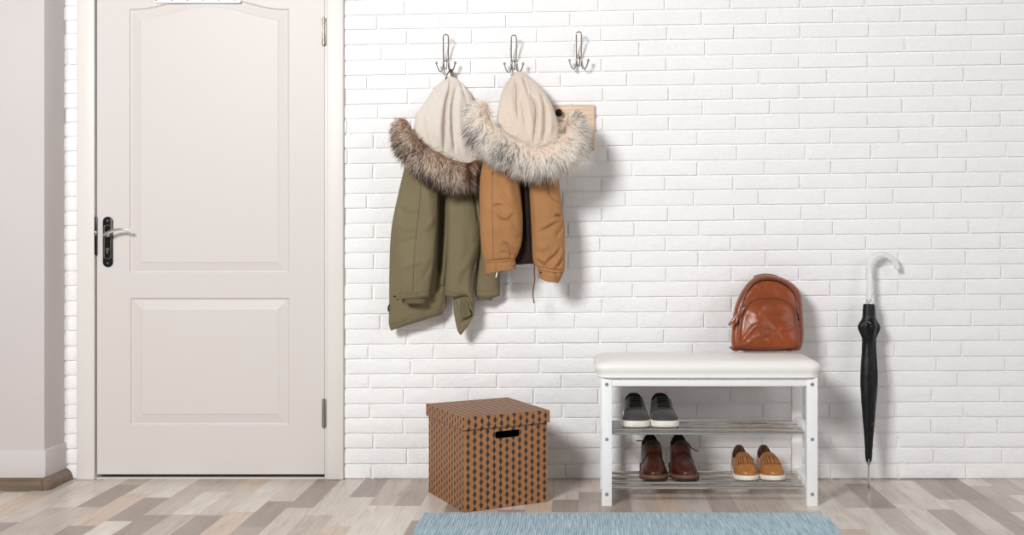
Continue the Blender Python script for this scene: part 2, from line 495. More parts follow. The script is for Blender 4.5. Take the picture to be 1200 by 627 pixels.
# ---------------------------------------------------------------- door with casing
ZT = H + (CY + 17) / S
casing = thing('trim_2', 'white wooden casing around the door', 'door casing', (W(245, 0, 0).x, 0, 0), kind='structure')
cd = .016
def post(name, pa, pb, z0, z1):
    bm = BM()
    x0, x1 = W(pa, 0, cd).x, W(pb, 0, cd).x
    add_box(bm, (x0, -cd, z0), (x1, .06, z1), .004, 3)
    return obj(name, bm, M['casing'], casing)
post('side_jamb', 89.6, 110.3, .0005, ZT + .075)
post('side_jamb', 383, 402.2, .0005, ZT + .075)
bm = BM(); add_box(bm, (W(89.6, 0, cd).x, -cd - .001, ZT + .004), (W(402.2, 0, cd).x, .06, ZT + .078), .004, 3)
obj('head_jamb', bm, M['casing'], casing)
# reveal strip and threshold
bm = BM(); add_box(bm, (W(380.5, 0, .003).x, -.003, .0005), (W(383.5, 0, .003).x, .06, ZT), .001)
add_box(bm, (W(110, 0, 0).x, .012, .0005), (W(112.4, 0, 0).x, .06, ZT), .001)
obj('rebate', bm, M['casing'], casing)
bm = BM(); add_box(bm, (W(108, 0, 0).x, .0, .0004), (W(384, 0, 0).x, .06, .0045), .0015)
obj('threshold', bm, M['casing'], casing)
bm = BM(); add_box(bm, (W(107, 0, 0).x, .045, .0), (W(385, 0, 0).x, .07, ZT + .02), 0)
obj('rebate_shadow_gap', bm, M['gap'], casing)
bm = BM()
add_box(bm, W(110.3, 299, .013) - Vector((0, 0, 0)), W(113.0, 254, .016) + Vector((0, .01, 0)), .0008)
add_box(bm, (W(110.8, 0, .018).x, -.0175, W(0, 276, .018).z), (W(112.6, 0, .018).x, -.012, W(0, 271, .018).z), .0005, mat=1)
obj('strike_plate', bm, [M['black_metal'], M['steel']], casing, label='black strike plate on the left jamb')

door = thing('door_1', 'closed white panelled door with black lock plate and chrome lever', 'door', (W(247, 0, 0).x, 0, 0), kind='structure')
def smoothstep(a, b, x):
    t = np.clip((x - a) / (b - a), 0, 1); return t * t * (3 - 2 * t)
def door_leaf():
    d0 = .004
    x0, x1, y0, y1 = 113.6, 380.2, -17., 555.9
    # dense sampling where the mouldings are
    def axis(lo, hi, marks):
        p = list(np.linspace(lo, hi, 90))
        for m, w in marks: p += list(np.linspace(m - 2, m + w + 2, int(w * 2.2) + 6))
        return np.unique(np.round(np.clip(p, lo, hi), 2))
    xs = axis(x0, x1, [(151, 15), (324, 15)]); ys = axis(y0, y1, [(-6, 32), (304, 18), (348, 15), (484, 15)])
    X, Y = np.meshgrid(xs, ys)
    bell = .5 + .5 * np.cos(np.clip((X - 245.3) / 88, -1, 1) * PI)
    yt = 10.5 - 15.5 * bell
    dist_u = np.minimum(np.minimum(X - 151.8, 338.8 - X), np.minimum(320.3 - Y, Y - yt))
    dist_l = np.minimum(np.minimum(X - 153.2, 338.8 - X), np.minimum(498.2 - Y, Y - 349.2))
    s = np.maximum(dist_u, dist_l)
    prof = np.interp(s, [-1e9, 0, 1.0, 2.6, 11.6, 12.2, 13.2, 1e9], [0, 0, -.0052, -.0066, -.0014, -.0010, .0006, .0006])
    P = Wa(np.stack([X, Y], -1), d0 + prof)
    # keep silhouette independent of the moulding
    bm = BM(); vs = add_grid(bm, P)
    edge = [vs[0], [r[-1] for r in vs], vs[-1][::-1], [r[0] for r in vs][::-1]]
    loop = []
    for e in edge: loop += e[:-1]
    back = [bm.verts.new((v.co.x, .034, v.co.z)) for v in loop]
    n = len(loop)
    for i in range(n): bm.faces.new((loop[i], back[i], back[(i + 1) % n], loop[(i + 1) % n]))
    bm.faces.new(back)
    return obj('door_leaf', bm, M['door'], door, sharp=28)
leaf = door_leaf()

def rounded_plate(bm, cx, cz, w, h, y0, y1, rad, mat=0, n=10, bev=.001):
    pts = []
    for (sx, sz, a0) in ((1, 1, 0), (-1, 1, PI / 2), (-1, -1, PI), (1, -1, 1.5 * PI)):
        for a in np.linspace(a0, a0 + PI / 2, n): pts.append((cx + sx * (w / 2 - rad) + rad * math.cos(a), cz + sz * (h / 2 - rad) + rad * math.sin(a)))
    c = Vector((cx, 0, cz)); rings = []
    for (y, sh) in ((y0, 0), (y1 + bev, 0), (y1, bev)):
        rings.append([bm.verts.new((px + (cx - px) * sh / (w / 2), y, pz + (cz - pz) * sh / (h / 2))) for px, pz in pts])
    m = len(pts)
    for i in range(2):
        for k in range(m):
            f = bm.faces.new((rings[i][k], rings[i][(k + 1) % m], rings[i + 1][(k + 1) % m], rings[i + 1][k])); f.material_index = mat
    for r in (rings[0][::-1], rings[-1]):
        f = bm.faces.new(r); f.material_index = mat

pc = W(126.3, 283.5, .008)
bm = BM(); rounded_plate(bm, pc.x, pc.z, LEN(11.6, .008), LEN(59, .008), -.003, -.0095, LEN(5.7, .008))
plate = obj('lock_plate', bm, M['black_metal'], door, label='black rounded lock plate')
bm = BM()
rim = []
w2, h2 = LEN(3.9, .01), LEN(19.5, .01); r2 = LEN(2.2, .01)
for (sx, sz, a0) in ((1, 1, 0), (-1, 1, PI / 2), (-1, -1, PI), (1, -1, 1.5 * PI)):
    for a in np.linspace(a0, a0 + PI / 2, 6): rim.append(Vector((pc.x + sx * (w2 - r2) + r2 * math.cos(a), -.0098, pc.z + sz * (h2 - r2) + r2 * math.sin(a))))
add_tube(bm, rim + [rim[0]], .0011, 6); obj('silver_rim', bm, M['steel'], plate, label='thin silver outline on the plate')
bm = BM()
for py in (258.5, 308.3): add_disc(bm, W(126, py, .0092), (0, -1, 0), .0045, .002)
obj('screw', bm, M['steel'], plate)
bm = BM(); c = W(126.2, 292.5, .0092)
add_disc(bm, c, (0, -1, 0), .0068, .006); add_box(bm, c + Vector((-.0032, -.006, -.016)), c + Vector((.0032, 0, 0)), .001)
obj('lock_cylinder', bm, M['steel'], plate, label='nickel lock cylinder')
bm = BM(); c = W(126, 275, .009)
add_disc(bm, c, (0, -1, 0), .011, .006)
add_tube(bm, [c, c + Vector((0, -.03, 0))], .0065, 12)
pts = smoothline([tuple(W(121.8, 275.3, .045)), tuple(W(126, 273, .047)), tuple(W(134, 269.7, .048)), tuple(W(143, 268.6, .048)), tuple(W(153.2, 270.3, .046))], 26)
add_tube(bm, pts, list(np.interp(np.linspace(0, 1, 26), [0, .1, .3, .9, 1], [.0035, .0062, .0062, .005, .0035])), 12)
obj('lever', bm, M['chrome'], door, label='curved chrome door lever')
for (ya, yb) in ((21, 53), (468, 501)):
    bm = BM(); xx = W(379.3, 0, .012).x; za, zb = W(0, yb, .01).z, W(0, ya, .01).z
    n = 5; hh = (zb - za) / n
    for k in range(n): add_tube(bm, [(xx, -.0085, za + k * hh + .0006), (xx, -.0085, za + (k + 1) * hh - .0006)], .0050, 12)
    add_tube(bm, [(xx, -.0085, za - .003), (xx, -.0085, zb + .003)], .0030, 8)
    add_box(bm, (xx - .009, -.006, za), (xx + .009, -.0035, zb), .0005)
    obj('hinge', bm, M['hinge'], door)

# white plate with studs at the top of the door; only its lower edge is in view
c0, c1 = W(180, 3.4, .012), W(282.3, 3.4, .012); zt = H + (CY + 16) / S
sign = thing('wall_hook_plate', 'white metal plate with a row of grey studs at the top of the door', 'hanger plate', ((c0.x + c1.x) / 2, 0, c0.z))
bm = BM(); rounded_plate(bm, (c0.x + c1.x) / 2, (c0.z + zt) / 2, c1.x - c0.x, zt - c0.z, -.0045, -.012, .012, bev=.0015)
obj('plate', bm, M['sign'], sign)
for k in range(6):
    bm = BM(); add_disc(bm, W(182.8 + 18.35 * k, -.8, .0115), (0, -1, 0), .0062, .004)
    obj('stud', bm, M['stud'], sign)

# ================================================================ COAT HOOKS
def coat_hook(dx, dy, label):
    def P(x, y, d): return W(x + dx, y + dy, d)
    t = thing('coat_hook', label, 'coat hook', P(678.4, 68, 0), 'wire coat hooks on the brick wall')
    r = .0027
    bm = BM()
    # long upper loop leaning away from the wall
    arc = [P(678.4 + 3.0 * math.cos(a), 40.3 - 3.0 * math.sin(a), .052) for a in np.linspace(PI, 0, 13)]
    Lp = [P(675.6, 69, .006), P(675.6, 66, .010), P(675.4, 55, .030), P(675.4, 45, .047)]
    Rp = [P(681.2, 69, .006), P(681.2, 66, .010), P(681.4, 55, .030), P(681.4, 45, .047)]
    add_tube(bm, smoothline([tuple(p) for p in Lp + arc + Rp[::-1]], 70), r, 8)
    obj('upper_hook', bm, M['steel'], t)
    for s in (-1, 1):
        bm = BM(); c = 678.4
        pts = [P(c + s * 2.9, 66, .006), P(c + s * 3.0, 72, .007), P(c + s * 3.4, 77, .015), P(c + s * 5, 80.4, .026), P(c + s * 7, 80.6, .034), P(c + s * 9, 77.6, .042), P(c + s * 10.4, 73.8, .047), P(c + s * 11, 71.2, .048)]
        add_tube(bm, smoothline([tuple(p) for p in pts], 36), r, 8)
        pr = obj('lower_prong', bm, M['steel'], t)
        bm = BM(); add_ball(bm, P(c + s * 11, 70.6, .048), .0058); obj('ball_tip', bm, M['steel'], pr)
    bm = BM(); add_box(bm, P(677.0, 78, .004), P(679.8, 65.5, .0002), .0015); obj('base_plate', bm, M['hinge'], t)
    for y, m in ((68.2, 'black_metal'), (75.6, 'hinge')):
        bm = BM(); add_disc(bm, P(678.4, y, .003), (0, -1, 0), .0036, .004); obj('screw', bm, M[m], t)
coat_hook(0, 0, 'empty silver wire coat hook, rightmost of three on the brick wall')
coat_hook(-155.9, 3.1, 'silver wire coat hook carrying the olive parka by its loop')
coat_hook(-76.2, 3.9, 'silver wire coat hook directly above the cream hood of the tan jacket')

# pine board with a dark knob, mostly behind the tan jacket
board = thing('peg_board', 'pale pine wall board with a dark knob behind the tan jacket', 'coat rack', W(648, 185, 0))
bm = BM(); add_box(bm, W(598, 176, .018), W(696.5, 123.3, -.004), .002); obj('board', bm, M['wood'], board)
bm = BM(); c = W(655, 133, .018)
add_disc(bm, c, (0, -1, 0), .008, .004); add_tube(bm, [c, c + Vector((0, -.022, 0))], .005, 10); add_ball(bm, c + Vector((0, -.026, 0)), .0155, scale=(1, .62, 1), seg=18)
obj('knob', bm, M['black_metal'], board, label='dark round metal knob')

# ================================================================ STORAGE BOX
def storage_box():
    u = Vector((.877, .480, 0)); v = Vector((-.480, .877, 0)); z = Vector((0, 0, 1))
    O = Vector((-117.6 / S, -.1222 * D, 0.001)); A, B = .335, .357; Hb = .318
    root = thing('storage_box', 'kraft cardboard storage box with dark diamond pattern and lid', 'box', O + u * A / 2 + v * B / 2)
    def build(name, bm, label=None):
        uvl = bm.loops.layers.uv.verify()
        for f in bm.faces:
            f.normal_update(); n = f.normal
            for lp in f.loops:
                p = lp.vert.co - O
                if abs(n.z) > .7: lp[uvl].uv = (p.dot(u), p.dot(v))
                elif abs(n.dot(v)) > .7: lp[uvl].uv = (p.dot(u) - .002, p.z - .004)
                else: lp[uvl].uv = (p.dot(v), p.z - .004)
        return obj(name, bm, M['box'], root, smooth=False, label=label, normals=False)
    def Q(bm, *ps): return bm.faces.new([bm.verts.new(p) for p in ps])
    bm = BM()
    c = [O, O + u * A, O + u * A + v * B, O + v * B]
    # three plain walls (outer + inner skin), bottom
    th = .003
    ci = [O + (u + v) * th, O + u * (A - th) + v * th, O + u * (A - th) + v * (B - th), O + u * th + v * (B - th)]
    for i in (1, 2, 3):
        a, b = c[i], c[(i + 1) % 4]; Q(bm, a, b, b + z * Hb, a + z * Hb)
    for i in (1, 2, 3):
        a, b = ci[i], ci[(i + 1) % 4]; Q(bm, b, a, a + z * Hb, b + z * Hb)
    Q(bm, *[p for p in c[::-1]]); Q(bm, *[p + z * .003 for p in ci])
    # front wall with a hand hole
    hx0, hx1, hz0, hz1 = .123, .221, .2555, .2815; r = .006
    def hole(n0, off):
        pts = []
        for (sx, sz, a0) in ((1, 1, 0), (0, 1, PI / 2), (0, 0, PI), (1, 0, 1.5 * PI)):
            for a in np.linspace(a0, a0 + PI / 2, 5):
                pts.append(O + u * ((hx1 - r if sx else hx0 + r) + r * math.cos(a)) + z * ((hz1 - r if sz else hz0 + r) + r * math.sin(a)) + v * off)
        return pts
    for off, flip in ((0, False), (th, True)):
        base = [O + v * off, O + u * A + v * off, O + u * A + v * off + z * Hb, O + v * off + z * Hb]
        t = bmesh.new(); lo = [t.verts.new(p) for p in base]; hi = [t.verts.new(p) for p in hole(0, off)]
        es = [t.edges.new((lo[i], lo[(i + 1) % 4])) for i in range(4)] + [t.edges.new((hi[i], hi[(i + 1) % len(hi)])) for i in range(len(hi))]
        bmesh.ops.triangle_fill(t, edges=es, use_beauty=True, use_dissolve=False)
        for f in t.faces:
            f.normal_update()
            if (f.normal.dot(v) > 0) != flip: f.normal_flip()
        merge(bm, t)
    h0, h1 = hole(0, 0), hole(0, th)
    for i in range(len(h0)): Q(bm, h0[i], h0[(i + 1) % len(h0)], h1[(i + 1) % len(h0)], h1[i])
    build('body', bm)
    # folded side edge: a strip of card on the left wall
    # lid: rim + top
    e = .0085; zl0, zl1 = .299, .3445
    lo = [O - u * e - v * e, O + u * (A + e) - v * e, O + u * (A + e) + v * (B + e), O - u * e + v * (B + e)]
    bm = BM(); t = bmesh.new()
    V0 = [t.verts.new(p + z * zl0) for p in lo]; V1 = [t.verts.new(p + z * zl1) for p in lo]
    for i in range(4): t.faces.new((V0[i], V0[(i + 1) % 4], V1[(i + 1) % 4], V1[i]))
    t.faces.new(V1)
    bmesh.ops.bevel(t, geom=[ed for ed in t.edges if not ed.is_boundary], offset=.0016, segments=2, affect='EDGES')
    merge(bm, t)
    li = [O - u * (e - .003) - v * (e - .003), O + u * (A + e - .003) - v * (e - .003), O + u * (A + e - .003) + v * (B + e - .003), O - u * (e - .003) + v * (B + e - .003)]
    for i in range(4):
        a, b = li[i], li[(i + 1) % 4]; Q(bm, b + z * zl0, a + z * zl0, a + z * (zl1 - .003), b + z * (zl1 - .003))
        Q(bm, a + z * zl0, b + z * zl0, lo[(i + 1) % 4] + z * zl0, lo[i] + z * zl0)
    Q(bm, *[p + z * (zl1 - .003) for p in li[::-1]])
    build('lid', bm)
storage_box()

# ================================================================ BENCH
df, dbk = .101 * D, .0324 * D           # front face of the front legs, back face... of the back legs
def bench():
    xl0, xl1 = W(705.2, 0, df).x, W(717.0, 0, df).x
    xr0, xr1 = W(945.6, 0, df).x, W(958.4, 0, df).x
    lw = .038
    zt = W(0, 442.6, df).z
    cx = (xl0 + xr1) / 2
    root = thing('shoe_bench', 'white shoe bench with padded seat and two chrome rod shelves', 'bench', (cx, -(df + dbk) / 2, 0))
    yF, yB = -df, -dbk + .0
    for nm, x0, x1 in (('l', xl0, xl1), ('r', xr0, xr1)):
        for (ya, yb) in ((yF, yF + .03), (yB - .03, yB)):
            bm = BM(); add_box(bm, (x0, ya, 0), (x1, yb, zt), .0018); lg = obj('leg', bm, M['bench'], root)
            if ya == yF:
                for py in (450.6, 515, 579.4):
                    bm = BM(); c = Vector(((x0 + x1) / 2, yF + .0004, W(0, py, df).z))
                    add_disc(bm, c, (0, -1, 0), .0072, .0016); add_disc(bm, c + Vector((0, -.0014, 0)), (0, -1, 0), .002, .0008, n=6, bev=.0003, mat=1)
                    obj('screw', bm, [M['screw'], M['black_metal']], lg, label='grey screw head')
    zr = W(0, 452.8, df).z
    for ya, yb in ((yF + .003, yF + .021), (yB - .021, yB - .003)):
        bm = BM(); add_box(bm, (xl1 - .001, ya, zr), (xr0 + .001, yb, zt - .0005), .0015); obj('apron_rail', bm, M['bench'], root)
    zu, zl = .266, .065
    for x0, x1 in ((xl0 + .006, xl1 - .006), (xr0 + .006, xr1 - .006)):
        for zc, hh in ((zr + (zt - zr) / 2, (zt - zr) / 2), (zu + .004, .016), (zl + .004, .016)):
            bm = BM(); add_box(bm, (x0, yF + .029, zc - hh), (x1, yB - .029, zc + hh - .0005), .0015); obj('side_rail', bm, M['bench'], root)
    for zc in (zu, zl):
        for k in range(4):
            y = yF + .028 + (df - dbk - .062) * k / 3.
            bm = BM(); add_tube(bm, [(xl1 - .012, y, zc), (xr0 + .012, y, zc)], .0072, 16); 
            rd = obj('shelf_rod', bm, M['chrome'], root)
    # padded seat
    x0, x1 = W(696.8, 0, df + .02).x, W(964.4, 0, df + .02).x
    y0, y1 = -df - .022, -dbk + .020
    prof = [(.05, .0), (.010, .0), (.0085, .003), (.011, .010), (.004, .024), (.0, .036), (.003, .047), (.012, .056), (.03, .0625), (.06, .0665), (.10, .069), (.145, .0705)]
    bm = BM(); n = 24; rings = []
    for ins, hz in prof:
        rad = max(.02, .045 - ins * .3) if ins < .1 else .02
        a0, a1, b0, b1 = x0 + ins, x1 - ins, y0 + ins, y1 - ins
        ring = []
        for (sx, sy, s0) in ((1, 1, 0), (-1, 1, 1), (-1, -1, 2), (1, -1, 3)):
            ccx = a1 - rad if sx > 0 else a0 + rad; ccy = b1 - rad if sy > 0 else b0 + rad
            for k in range(9):
                a = (s0 + k / 8.) * PI / 2; ring.append((ccx + rad * math.cos(a), ccy + rad * math.sin(a)))
        # subdivide straights so the crown stays smooth
        full = []
        for i in range(len(ring)):
            p, q = np.array(ring[i]), np.array(ring[(i + 1) % len(ring)])
            m = 12 if i % 9 == 8 else 1
            for t in range(m): full.append(p + (q - p) * t / m)
        rings.append([bm.verts.new((p[0], p[1], zt + hz)) for p in full])
    m = len(rings[0])
    for i in range(len(rings) - 1):
        for k in range(m): bm.faces.new((rings[i][k], rings[i][(k + 1) % m], rings[i + 1][(k + 1) % m], rings[i + 1][k]))
    bm.faces.new(rings[0][::-1]); bm.faces.new(rings[-1])
    cu = obj('cushion', bm, M['cushion'], root, sharp=60)
    bm = BM()
    pip = []
    for (sx, sy, s0) in ((1, 1, 0), (-1, 1, 1), (-1, -1, 2), (1, -1, 3)):
        ins = .0105; rad = .042
        ccx = x1 - ins - rad if sx > 0 else x0 + ins + rad; ccy = y1 - ins - rad if sy > 0 else y0 + ins + rad
        for k in range(9):
            a = (s0 + k / 8.) * PI / 2; pip.append((ccx + rad * math.cos(a), ccy + rad * math.sin(a), zt + .0045))
    add_tube(bm, pip + [pip[0]], .0028, 6)
    obj('piping', bm, M['cushion'], cu)
bench()

# ================================================================ RUG
def rug():
    d0 = .128 * D
    x0, x1 = W(496, 602, d0).x, W(964.5, 602, d0).x
    y0, y1 = -d0 - 1.0, -d0
    pitch = .0088; nr = int((x1 - x0) / pitch); nu = nr * 6 + 1
    rng = np.random.default_rng(5)
    xs = np.linspace(x0, x1, nu); ph = (np.arange(nu) % 6) / 6.
    hgt = .0060 + .0034 * np.sin(ph * PI) 
    edge = np.repeat(rng.uniform(-.0035, .0035, nr + 1), 6)[:nu]
    ts = np.concatenate([np.linspace(0, 1, 60)])
    P = np.zeros((len(ts), nu, 3)); 
    low = np.array([mnoise.noise(Vector((x * 3, 0, 3))) for x in xs])
    for j, t in enumerate(ts):
        P[j, :, 0] = xs + .004 * math.sin(t * 9) * 1.0
        P[j, :, 1] = (y1 + edge + .004 * low) * (1 - t) + y0 * t
        wv = np.array([mnoise.noise(Vector((x * 9, t * 9, 1))) for x in xs[::12]]); wv = np.interp(np.arange(nu), np.arange(0, nu, 12), wv)
        P[j, :, 2] = hgt + .0012 * wv
    bm = BM(); top = P.copy(); top[0, :, 2] *= .75
    lo = P.copy(); lo[:, :, 2] = .0008
    ring = np.concatenate([lo[:1], top, lo[-1:]], 0)
    vs = add_grid(bm, ring)
    # sides and underside
    for i in (0, -1):
        col = [r[i] for r in vs]
        f = bm.faces.new(col)
    bm.faces.new([vs[0][0]] + [vs[-1][0]] + [vs[-1][-1]] + [vs[0][-1]]) if False else None
    root = obj('rug', bm, M['rug'], sharp=70)
    # pale overcast thread along the back hem
    bm = BM(); path = []
    for k in range(nr):
        x = x0 + (k + .5) * pitch; y = y1 + edge[min(k * 6 + 3, nu - 1)]; up = rng.uniform(.2, 1.)
        path += [(x - .0038, y - .0035, .0070), (x - .0012, y + .0002 + .0022 * up, .0060 + .0030 * up), (x + .0018, y + .0012, .0052), (x + .0036, y - .0012, .0048)]
    add_tube(bm, path, .0013, 5)
    h = obj('hem_stitching', bm, M['rug_edge'], None)
    h.parent = root
    tag(root, 'blue-grey ribbed woven cotton rug on the floor before the bench', 'rug')
rug()

# ================================================================ UMBRELLA
def umbrella():
    foot = Vector((W(1018, 573, .168).x, -.168, .001)); 
    topd = .055
    top = W(1018.5, 312, topd)
    ax = (top - foot); Ln = ax.length; a = ax.normalized()
    u = a.cross(Vector((0, 1, 0))).normalized()
    if u.x < 0: u = -u
    w = u.cross(a).normalized()
    if w.y > 0: w = -w
    root = thing('umbrella', 'closed black cane umbrella with clear hooked handle leaning on the wall', 'umbrella', foot)
    def T(s, cx=0, cy=0): return foot + a * s + u * cx + w * cy
    def s_of(py):           # distance along the shaft of the point seen at photo row py
        lo, hi = 0, Ln * 1.3
        for _ in range(40):
            m = (lo + hi) / 2; p = T(m); k = (D + p.y) / F; yy = CY + (H - p.z) / k
            if yy > py: lo = m
            else: hi = m
        return lo
    bm = BM(); s0, s1 = s_of(566), s_of(543)
    add_tube(bm, [T(.0), T(.004), T(s_of(567))], [.003, .0045, .0045], 12, mat=1)
    add_tube(bm, [T(s_of(567)), T(s1)], .0042, 12, mat=0)
    add_tube(bm, [T(s_of(545)), T(s_of(541)), T(s_of(538))], [.005, .009, .011], 14, mat=2)
    obj('tip', bm, [M['chrome'], M['hinge'], M['hinge']], root, label='metal ferrule and tip')
    # furled canopy: radius profile by photo row, with folded panels
    prof = [(541, .010), (537, .0125), (525, .0150), (500, .0220), (475, .0285), (452, .0325), (440, .033), (425, .030), (412, .0262), (403, .0250), (398, .0255), (393, .0310), (387, .037), (383, .0392), (379, .036), (375, .0285), (371, .0255), (365, .0250), (360, .0245), (356.5, .0225)]
    ys = np.linspace(541, 356.5, 120); rr = np.interp(-ys, [-p[0] for p in prof], [p[1] for p in prof])
    n = 64; P = np.zeros((len(ys), n, 3)); rng = np.random.default_rng(2)
    for j, (y, r) in enumerate(zip(ys, rr)):
        s = s_of(y); tw = (541 - y) / 185.
        bul = math.exp(-((y - 385) / 9.) ** 2)
        for i in range(n):
            th = 2 * PI * i / n
            q = th * 4 + tw * 6.5
            saw = ((q / (2 * PI)) % 1.0)
            fold = .22 * (saw - .5) * (1 if y > 400 else .5) + bul * .17 * math.cos(4 * th + .6)
            fold += .04 * mnoise.noise(Vector((math.cos(th) * 2, math.sin(th) * 2, y * .06)))
            rad = r * (1 + fold)
            if y < 358: rad *= 1
            P[j, i] = T(s, rad * math.cos(th), rad * math.sin(th) * .92)
    bm = BM(); vs = add_grid(bm, P, closed=True)
    bm.faces.new(vs[0]); bm.faces.new(vs[-1])
    can = obj('canopy', bm, M['black_cloth'], root, sharp=50)
    # strap around it
    bm = BM(); pts = []
    for i in range(41):
        th = 2 * PI * i / 40; y = 399.5 + 1.2 * math.sin(th); s = s_of(y)
        pts.append(T(s, .0258 * math.cos(th), .0246 * math.sin(th)))
    add_tube(bm, pts, .0055, 8, squash=.35); obj('strap', bm, M['black_cloth'], can)
    bm = BM(); pts = [T(s_of(376.5), -.018, .026), T(s_of(379), -.006, .036), T(s_of(381), .008, .036), T(s_of(382), .016, .032)]
    add_tube(bm, smoothline([tuple(p) for p in pts], 14), .0012, 6); obj('trim_edge', bm, M['stud'], can, label='thin grey edge line on the black cloth')
    # rib tips
    for k in range(8):
        th = 2 * PI * (k + .3) / 8; bm = BM()
        add_tube(bm, [T(s_of(360), .017 * math.cos(th), .016 * math.sin(th)), T(s_of(350.5 + (k % 3)), .0185 * math.cos(th), .0175 * math.sin(th))], .0017, 8)
        add_ball(bm, T(s_of(350 + (k % 3)), .0185 * math.cos(th), .0175 * math.sin(th)), .0024, seg=8)
        obj('rib_tip', bm, M['chrome'], root)
    bm = BM(); add_tube(bm, [T(s_of(362)), T(s_of(350))], .006, 12); obj('shaft', bm, M['chrome'], root)
    # clear hooked handle
    pts = [T(s_of(354)), T(s_of(340)), T(s_of(325)), T(s_of(316))]
    arc = [W(1018.4, 311, .058), W(1020, 305.6, .056), W(1024.5, 300.9, .053), W(1031, 298.4, .050), W(1038, 298.9, .047), W(1044.6, 302.2, .044), W(1049, 307.4, .041), W(1051.5, 315.2, .038)]
    line = smoothline([tuple(p) for p in pts + arc], 60)
    bm = BM(); R = [.0112] * 60; R[0] = .0095; R[-1] = .0098
    add_tube(bm, line, R, 16); obj('handle', bm, M['acrylic'], root, label='clear acrylic hooked handle', sharp=60)
umbrella()
# ================================================================ SHOES
def shoe_point(P, t, s, kind):
    """t 0 heel .. 1 toe, s -1 left edge .. 1 right edge over the top; returns local x, y, z of the upper"""
    w = np.interp(t, *P['w']); cx = np.interp(t, *P['c']); h = np.interp(t, *P['h']); z0 = P['sole']
    return w, cx, h, z0

